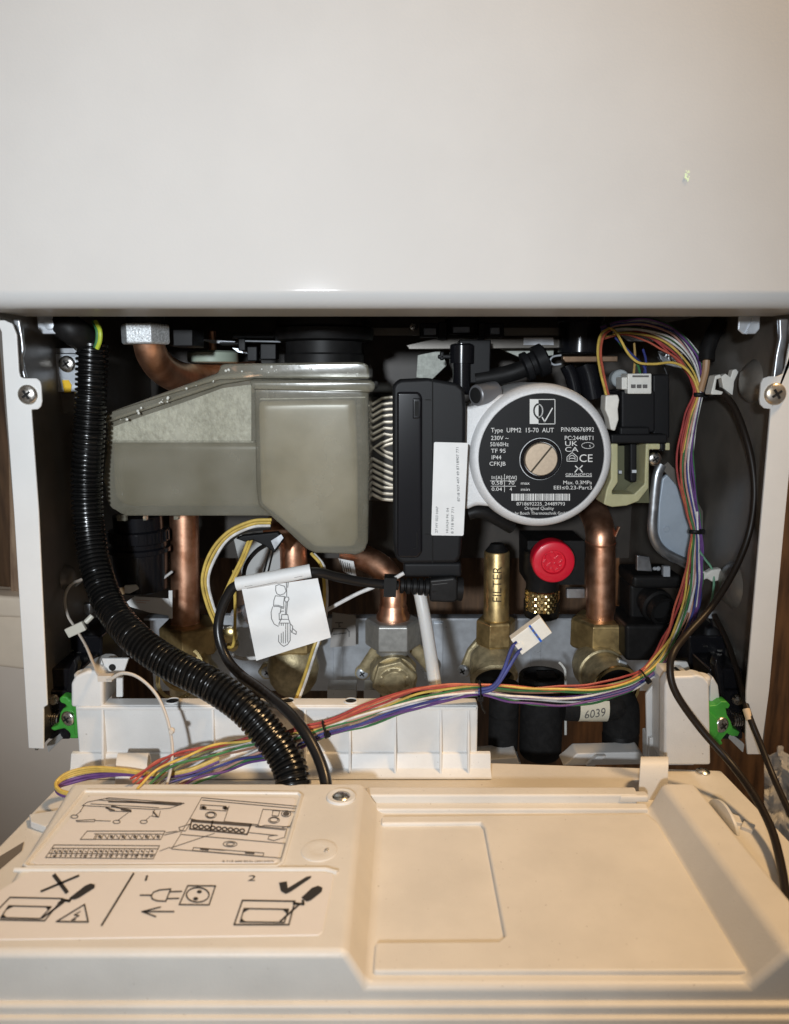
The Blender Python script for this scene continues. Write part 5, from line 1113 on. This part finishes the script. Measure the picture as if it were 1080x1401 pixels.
L6(I1, [[(305, 45), (830, 92), (790, 200), (745, 208)], [(310, 58), (825, 105)], [(305, 45), (240, 160), (272, 166)], [(240, 160), (190, 240)], [(455, 90), (428, 172)], [(640, 108), (615, 190)], [(640, 108), (820, 122)], [(300, 84), (440, 92)], [(300, 84), (296, 108), (440, 118)], [(425, 175), (610, 192), (625, 205), (650, 196), (790, 206)], [(695, 115), (733, 118), (724, 146), (690, 143), (695, 115)],
        ell(355, 140, 30, 18), ell(355, 140, 22, 13), ell(700, 168, 30, 17), ell(700, 166, 22, 12), ell(767, 133, 26, 17), ell(460, 299, 38, 15), ell(462, 299, 22, 9, 8),
        [(190, 246), (762, 296), (740, 376), (140, 326), (190, 246)], [(240, 190), (215, 228), (185, 222), (180, 208), (240, 190)], [(570, 196), (770, 216), (758, 262), (700, 280), (668, 272), (672, 256), (715, 250)], [(560, 236), (720, 252)], [(260, 318), (645, 348), (640, 366), (255, 334), (260, 318)], [(300, 322), (430, 334)], [(130, 322), (375, 240)], [(100, 250), (190, 228)], [(600, 205), (760, 222)]], .85)
L6(I1, [[(250, 168), (575, 192), (553, 246), (240, 216), (250, 168)], [(255, 175), (570, 200)], [(365, 172), (350, 228)]], 2.0)
for k in range(9): L6(I1, [ell(270 + k * 32, 202 + k * 3, 13, 10, 8)], 1.7)
I1.poly([a6(*p) for p in ell(767, 133, 18, 12, 10)[:-1]], k1)
for k in range(4): I1.poly([a6(*p) for p in ell(312 + 118 * (k % 2) + 8 * (k // 2), 98 + 2 * k, 12, 9, 8)[:-1]], k1)
L6(I1, [[(300, 326), (340, 330)], [(545, 346), (590, 350)]], 2.6)
I1.text('8 718 600 853a (2013/07)', 304.5, 1179.5, 2.5, k1, 70)
mk('wiring_diagram', I1, mat('fine print', (.10, .085, .075), .5), lab1, flatprint=True)
# fixings on the cover and tray
def dome(px, py, z, r, prof, m, name, parent=cpn):
    mb = MB(); mb.lathe(Q(px, py, z), (0, 0, 1), [(a * r, b * r) for a, b in prof], 36); return mk(name, mb, m, parent)
mm = mp(-.06, Zc)
rg_ = dome(467, 1091, Zc, 20 * mm, [(1, -.05), (.98, .10), (.9, .15), (.62, .12), (.58, -.05)], M_white, 'screw_ring')
dome(467, 1091, Zc + .0002, 12 * mm, [(1, 0), (.98, .15), (.8, .3), (.4, .40), (.06, .40), (.05, .1)], M_steel, 'screw', rg_)
dome(437, 1164, Zc, 25 * mp(-.11, Zc), [(1, -.05), (.97, .045), (.8, .075), (.45, .05), (.30, .03), (.06, .04)], M_panel, 'round_boss')
dome(447, 1163, Zc + .0008, 2.4 * mm, [(1, -.3), (.9, .3), (.3, .6)], M_steel, 'boss_pin')
dome(962, 1057, Zu, 11 * mm, [(1, -.05), (.98, .2), (.75, .42), (.3, .5)], M_steel, 'screw')
# slot, pale tabs and cable clips
mb = MB(); mb.prism([Q(33, 1152, Zu + .0004), Q(30, 1164, Zu + .0004), Q(-30, 1215, Zu + .0004), Q(-30, 1190, Zu + .0004)], (0, 0, .0002)); mk('slot', mb, mat('shadowed slot', (.16, .14, .12), .7), cpn)
mb = MB(); mb.prism([Q(40, 1114, Zu + .004), Q(92, 1106, Zu + .004), Q(62, 1131, Zu + .004), Q(42, 1124, Zu + .004)], (0, 0, -.004)); mk('pale_tab', mb, M_white, cpn, bevel=.0006)
mb = MB(); c_ = Q(990, 1120, Zu); d = (Q(1012, 1142, Zu) - Q(972, 1096, Zu)); d.z = 0; L_ = d.length; d.normalize(); nn_ = Vector((-d.y, d.x, 0))
prof_ = [c_ + d * (-L_ / 2 + L_ * i / 12) + Vector((0, 0, .0085 * math.sin(math.pi * i / 12) ** .7)) for i in range(13)]
mb.prism([p - nn_ * .0008 for p in prof_], nn_ * .0018); mk('side_tab', mb, M_white, cpn, bevel=.0004)
mb = MB(); mb.prism([Q(1000, 1112, Zu + .0022), Q(1012, 1116, Zu + .0022), Q(1016, 1126, Zu + .0022), Q(1004, 1124, Zu + .0022)], (0, 0, -.003)); mb.prism([Q(1018, 1122, Zu + .002), Q(1034, 1128, Zu + .002), Q(1030, 1136, Zu + .002), Q(1014, 1130, Zu + .002)], (0, 0, -.003)); mk('tab_foot', mb, M_panel, cpn, bevel=.0005)
def band(name, px, py, wpx, dY, hgt, z0, ang0, ang1, skew=0.0):
    c_ = Q(px, py, z0); w_ = wpx * mp(c_.y, c_.z); vs = []; k = 16
    for i in range(k + 1):
        a = math.radians(ang0 + (ang1 - ang0) * i / k)
        for s_ in (-.5, .5): vs.append((c_.x + s_ * w_ - skew * math.cos(a) * dY, c_.y - dY * math.cos(a), z0 + hgt * math.sin(a)))
    mb = MB(); mb.add(vs, [(2 * i, 2 * i + 1, 2 * i + 3, 2 * i + 2) for i in range(k)])
    return mk(name, mb, M_panel, cpn, solid=.0012, flatprint=True, bevel=.0003)
band('cable_band', 893, 1081, 38, .010, .0195, Zu, -10, 190, skew=.35)
band('cable_band', 185, 1081, 42, .0125, .0215, Zu, -10, 190, skew=-.2)
mb = MB(); mb.box(Q(866, 1090, -.2235), (.016, .006, .004)); mk('clip_base', mb, M_panel, cpn, bevel=.0014)

# ribbed trunk standing behind the panel
z_top = P(400, 965, 0).z; xl, xr = XA(104, 0, -.2), XA(654, 0, -.2)
mb = MB(); mb.box(((xl + xr) / 2, .0055, (z_top + Zu) / 2 - .0005), (xr - xl, .011, z_top - Zu + .001)); trunk = mk('rear_trunk', mb, M_white, cpn, bevel=.0012)
mb = MB(); mb.box(((xl + xr) / 2, -.0006, z_top - .0016), (xr - xl - .002, .0014, .0022))
zs = P(400, 1028, 0).z
mb.prism([Vector((xl - .004, 0.001, zs)), Vector((xl - .004, -.0018, zs - .0006)), Vector((xl - .004, -.0045, Zu + .004)), Vector((xl - .004, -.011, Zu + .0004)), Vector((xl - .004, .001, Zu + .0004))], (xr - xl + .012, 0, 0)); mk('base_fillet', mb, M_white, trunk, bevel=.0006)
mb = MB()
for px in (142, 292, 418, 479, 541, 603, 641):
    x = XA(px, 0, -.2); mb = MB(); mb.prism([Vector((x - .0007, .0005, z_top - .001)), Vector((x - .0007, -.0012, z_top - .0015)), Vector((x - .0007, -.0078, Zu + .0002)), Vector((x - .0007, .0005, Zu + .0002))], (.0014, 0, 0)); mk('stiffening_rib', mb, M_white, trunk, bevel=.0002, bseg=1)
for px, w in ((240, .0046), (300, .0046), (396, .0042), (481, .0042), (570, .0044)):
    mb = MB(); hr = MB(); c_ = Vector((XA(px, .01, -.2), .0058, z_top)); mb.lathe(c_, up, [(w * .8, -.0004), (w * .8, .00025), (.0002, .00025)], 28); hr.lathe_closed(c_, up, [(w * .8, -.0004), (w, -.0004), (w * .97, .0007), (w * .82, .0007)], 28); ho = mk('hole', mb, M_hole, trunk); mk('hole_rim', hr, M_white, ho)  # dark discs on solid plastic; the shade inside the holes is painted
mb = MB()   # left block and mounting bracket
mb.pp([(97, 968), (97, 935), (103, 925), (113, 921), (120, 918), (133, 918), (141, 925), (141, 968)], .0, .03); mk('end_block', mb, M_white, trunk, bevel=.0018)
mb = MB(); mb.lathe(P(120, 922, .012), up, [(.0075, -.006), (.0075, .0005), (.0065, .0014), (.005, .0014), (.0045, -.002), (.001, -.002)], 28); mk('end_boss', mb, M_white, trunk)
mb = MB(); mb.pp([(139, 901), (176, 901), (167, 928), (148, 928)], .010, .0125); mb.pp([(159, 926), (168, 926), (168, 954), (159, 954)], .0095, .012); mb.pp([(132, 925), (139, 903), (147, 928), (140, 940)], .011, .014); tb_ = mk('mounting_ear', mb, M_white, trunk, bevel=.0006)
mb = MB(); mb.lathe(P(154, 913, .0098), (0, -1, 0), [(.0021, 0), (.0021, .0003), (.0002, .0003)], 20); mk('ear_hole', mb, M_hole, tb_)
mb = MB()   # right column
mb.pp([(909, 1047), (910, 936), (916, 926), (948, 925), (952, 923), (964, 926), (971, 934), (973, 1047)], -.002, .008); col_ = mk('side_column', mb, M_white, trunk, bevel=.0016)
mb = MB(); mb.pp([(971, 960), (972, 932), (976, 926), (983, 938), (986, 962)], .010, .018); mb.lathe(P(958, 927, .008), up, [(.006, -.004), (.006, .001), (.0045, .002), (.001, .002)], 24); mk('column_shoulder', mb, M_white, col_, bevel=.001)
mb = MB(); mb.pp([(916, 930), (918, 912), (923, 905), (941, 906), (950, 930)], .0285, .031); mb.pp([(910, 1047), (911, 936), (917, 927), (948, 927), (950, 934), (950, 1047)], .0075, .032); ce = mk('column_ear', mb, M_white, col_, bevel=.0006)
mb = MB(); zc_ = P(930, 927, .0075).z + .0002; mb.prism([Q(x, y, zc_) for x, y in [(921, 913), (925, 912), (932, 918), (929, 920)]], (0, 0, -.0004)); mk('ear_slot', mb, M_hole, ce)
mb = MB(); mb.pp([(889, 1048), (889, 1010), (897, 1009), (899, 1048)], .030, .045); mb.pp([(886, 1048), (884, 950), (890, 942), (900, 930), (908, 926), (912, 1048)], .0335, .036); mk('column_web', mb, M_white, col_, bevel=.0008)

# crumpled clear plastic bag on the right
def bag():
    mb = MB(); g = 26; vs = []
    for j in range(g + 1):
        for i in range(g + 1):
            x = 1046 + i / g * 60 + (g - j) / g * 8 * math.sin(i); y = 1030 + j / g * 120 + 10 * math.sin(i * .5)
            d = noise.noise(Vector((x * .06, y * .06, 1))) * .012 + noise.noise(Vector((x * .16, y * .16, 4))) * .005
            vs.append(P(x, y, .285 + d))
    mb.add(vs, [(j * (g + 1) + i, j * (g + 1) + i + 1, (j + 1) * (g + 1) + i + 1, (j + 1) * (g + 1) + i) for j in range(g) for i in range(g)])
    o = mk('plastic_bag', mb, mat('clear crumpled plastic', (.80, .80, .80), .25, trans=.2), smooth=30, solid=.0004, flatprint=True)
    tag(o, 'crumpled clear plastic bag against the wood at the lower right, behind the thin cable', 'plastic bag')
bag()

# =====================================================================================
# LIGHT, CAMERA, RENDER SETTINGS
# =====================================================================================
w = bpy.data.worlds.new('World'); scene.world = w; w.use_nodes = True
bg = w.node_tree.nodes['Background']; bg.inputs['Color'].default_value = (1.0, .87, .75, 1); bg.inputs['Strength'].default_value = WORLD
def area(name, loc, target, power, size, col):
    l = bpy.data.lights.new(name, 'AREA'); l.shape = 'DISK'; l.size = size; l.energy = power; l.color = col
    o = bpy.data.objects.new(name, l); COL.objects.link(o); o.location = loc
    o.rotation_euler = (Vector(target) - Vector(loc)).to_track_quat('-Z', 'Y').to_euler(); return o
l = bpy.data.lights.new('torch_lamp', 'SPOT'); l.energy = KEY; l.color = (.875, .94, 1.0); l.shadow_soft_size = .022; l.spot_size = math.radians(54); l.spot_blend = 1.0
o = bpy.data.objects.new('torch_lamp', l); COL.objects.link(o); o.location = KEY_LOC; o.rotation_euler = (Vector((-.065, 0, .005)) - Vector(KEY_LOC)).to_track_quat('-Z', 'Y').to_euler()
area('ceiling_lamp', (.50, -.22, .85), (.05, -.1, -.2), WARM, .16, (1.0, .65, .32))
cam = bpy.data.cameras.new('camera'); co = bpy.data.objects.new('camera', cam); COL.objects.link(co)
co.location = (0, -D, 0); co.rotation_euler = (math.radians(90) - PITCH, 0, 0)
cam.sensor_fit = 'VERTICAL'; cam.sensor_height = 36; cam.sensor_width = 36; cam.lens = 36 * F / 1401
cam.clip_start = .01; cam.clip_end = 50
cam.dof.use_dof = True; cam.dof.focus_distance = .50; cam.dof.aperture_fstop = 11
scene.camera = co
scene.render.engine = 'CYCLES'
scene.cycles.use_denoising = True
scene.cycles.max_bounces = 10; scene.cycles.transparent_max_bounces = 16
scene.view_settings.view_transform = 'Standard'; scene.view_settings.look = 'None'
scene.view_settings.exposure = EXPO; scene.view_settings.gamma = 1
scene.view_settings.use_curve_mapping = False
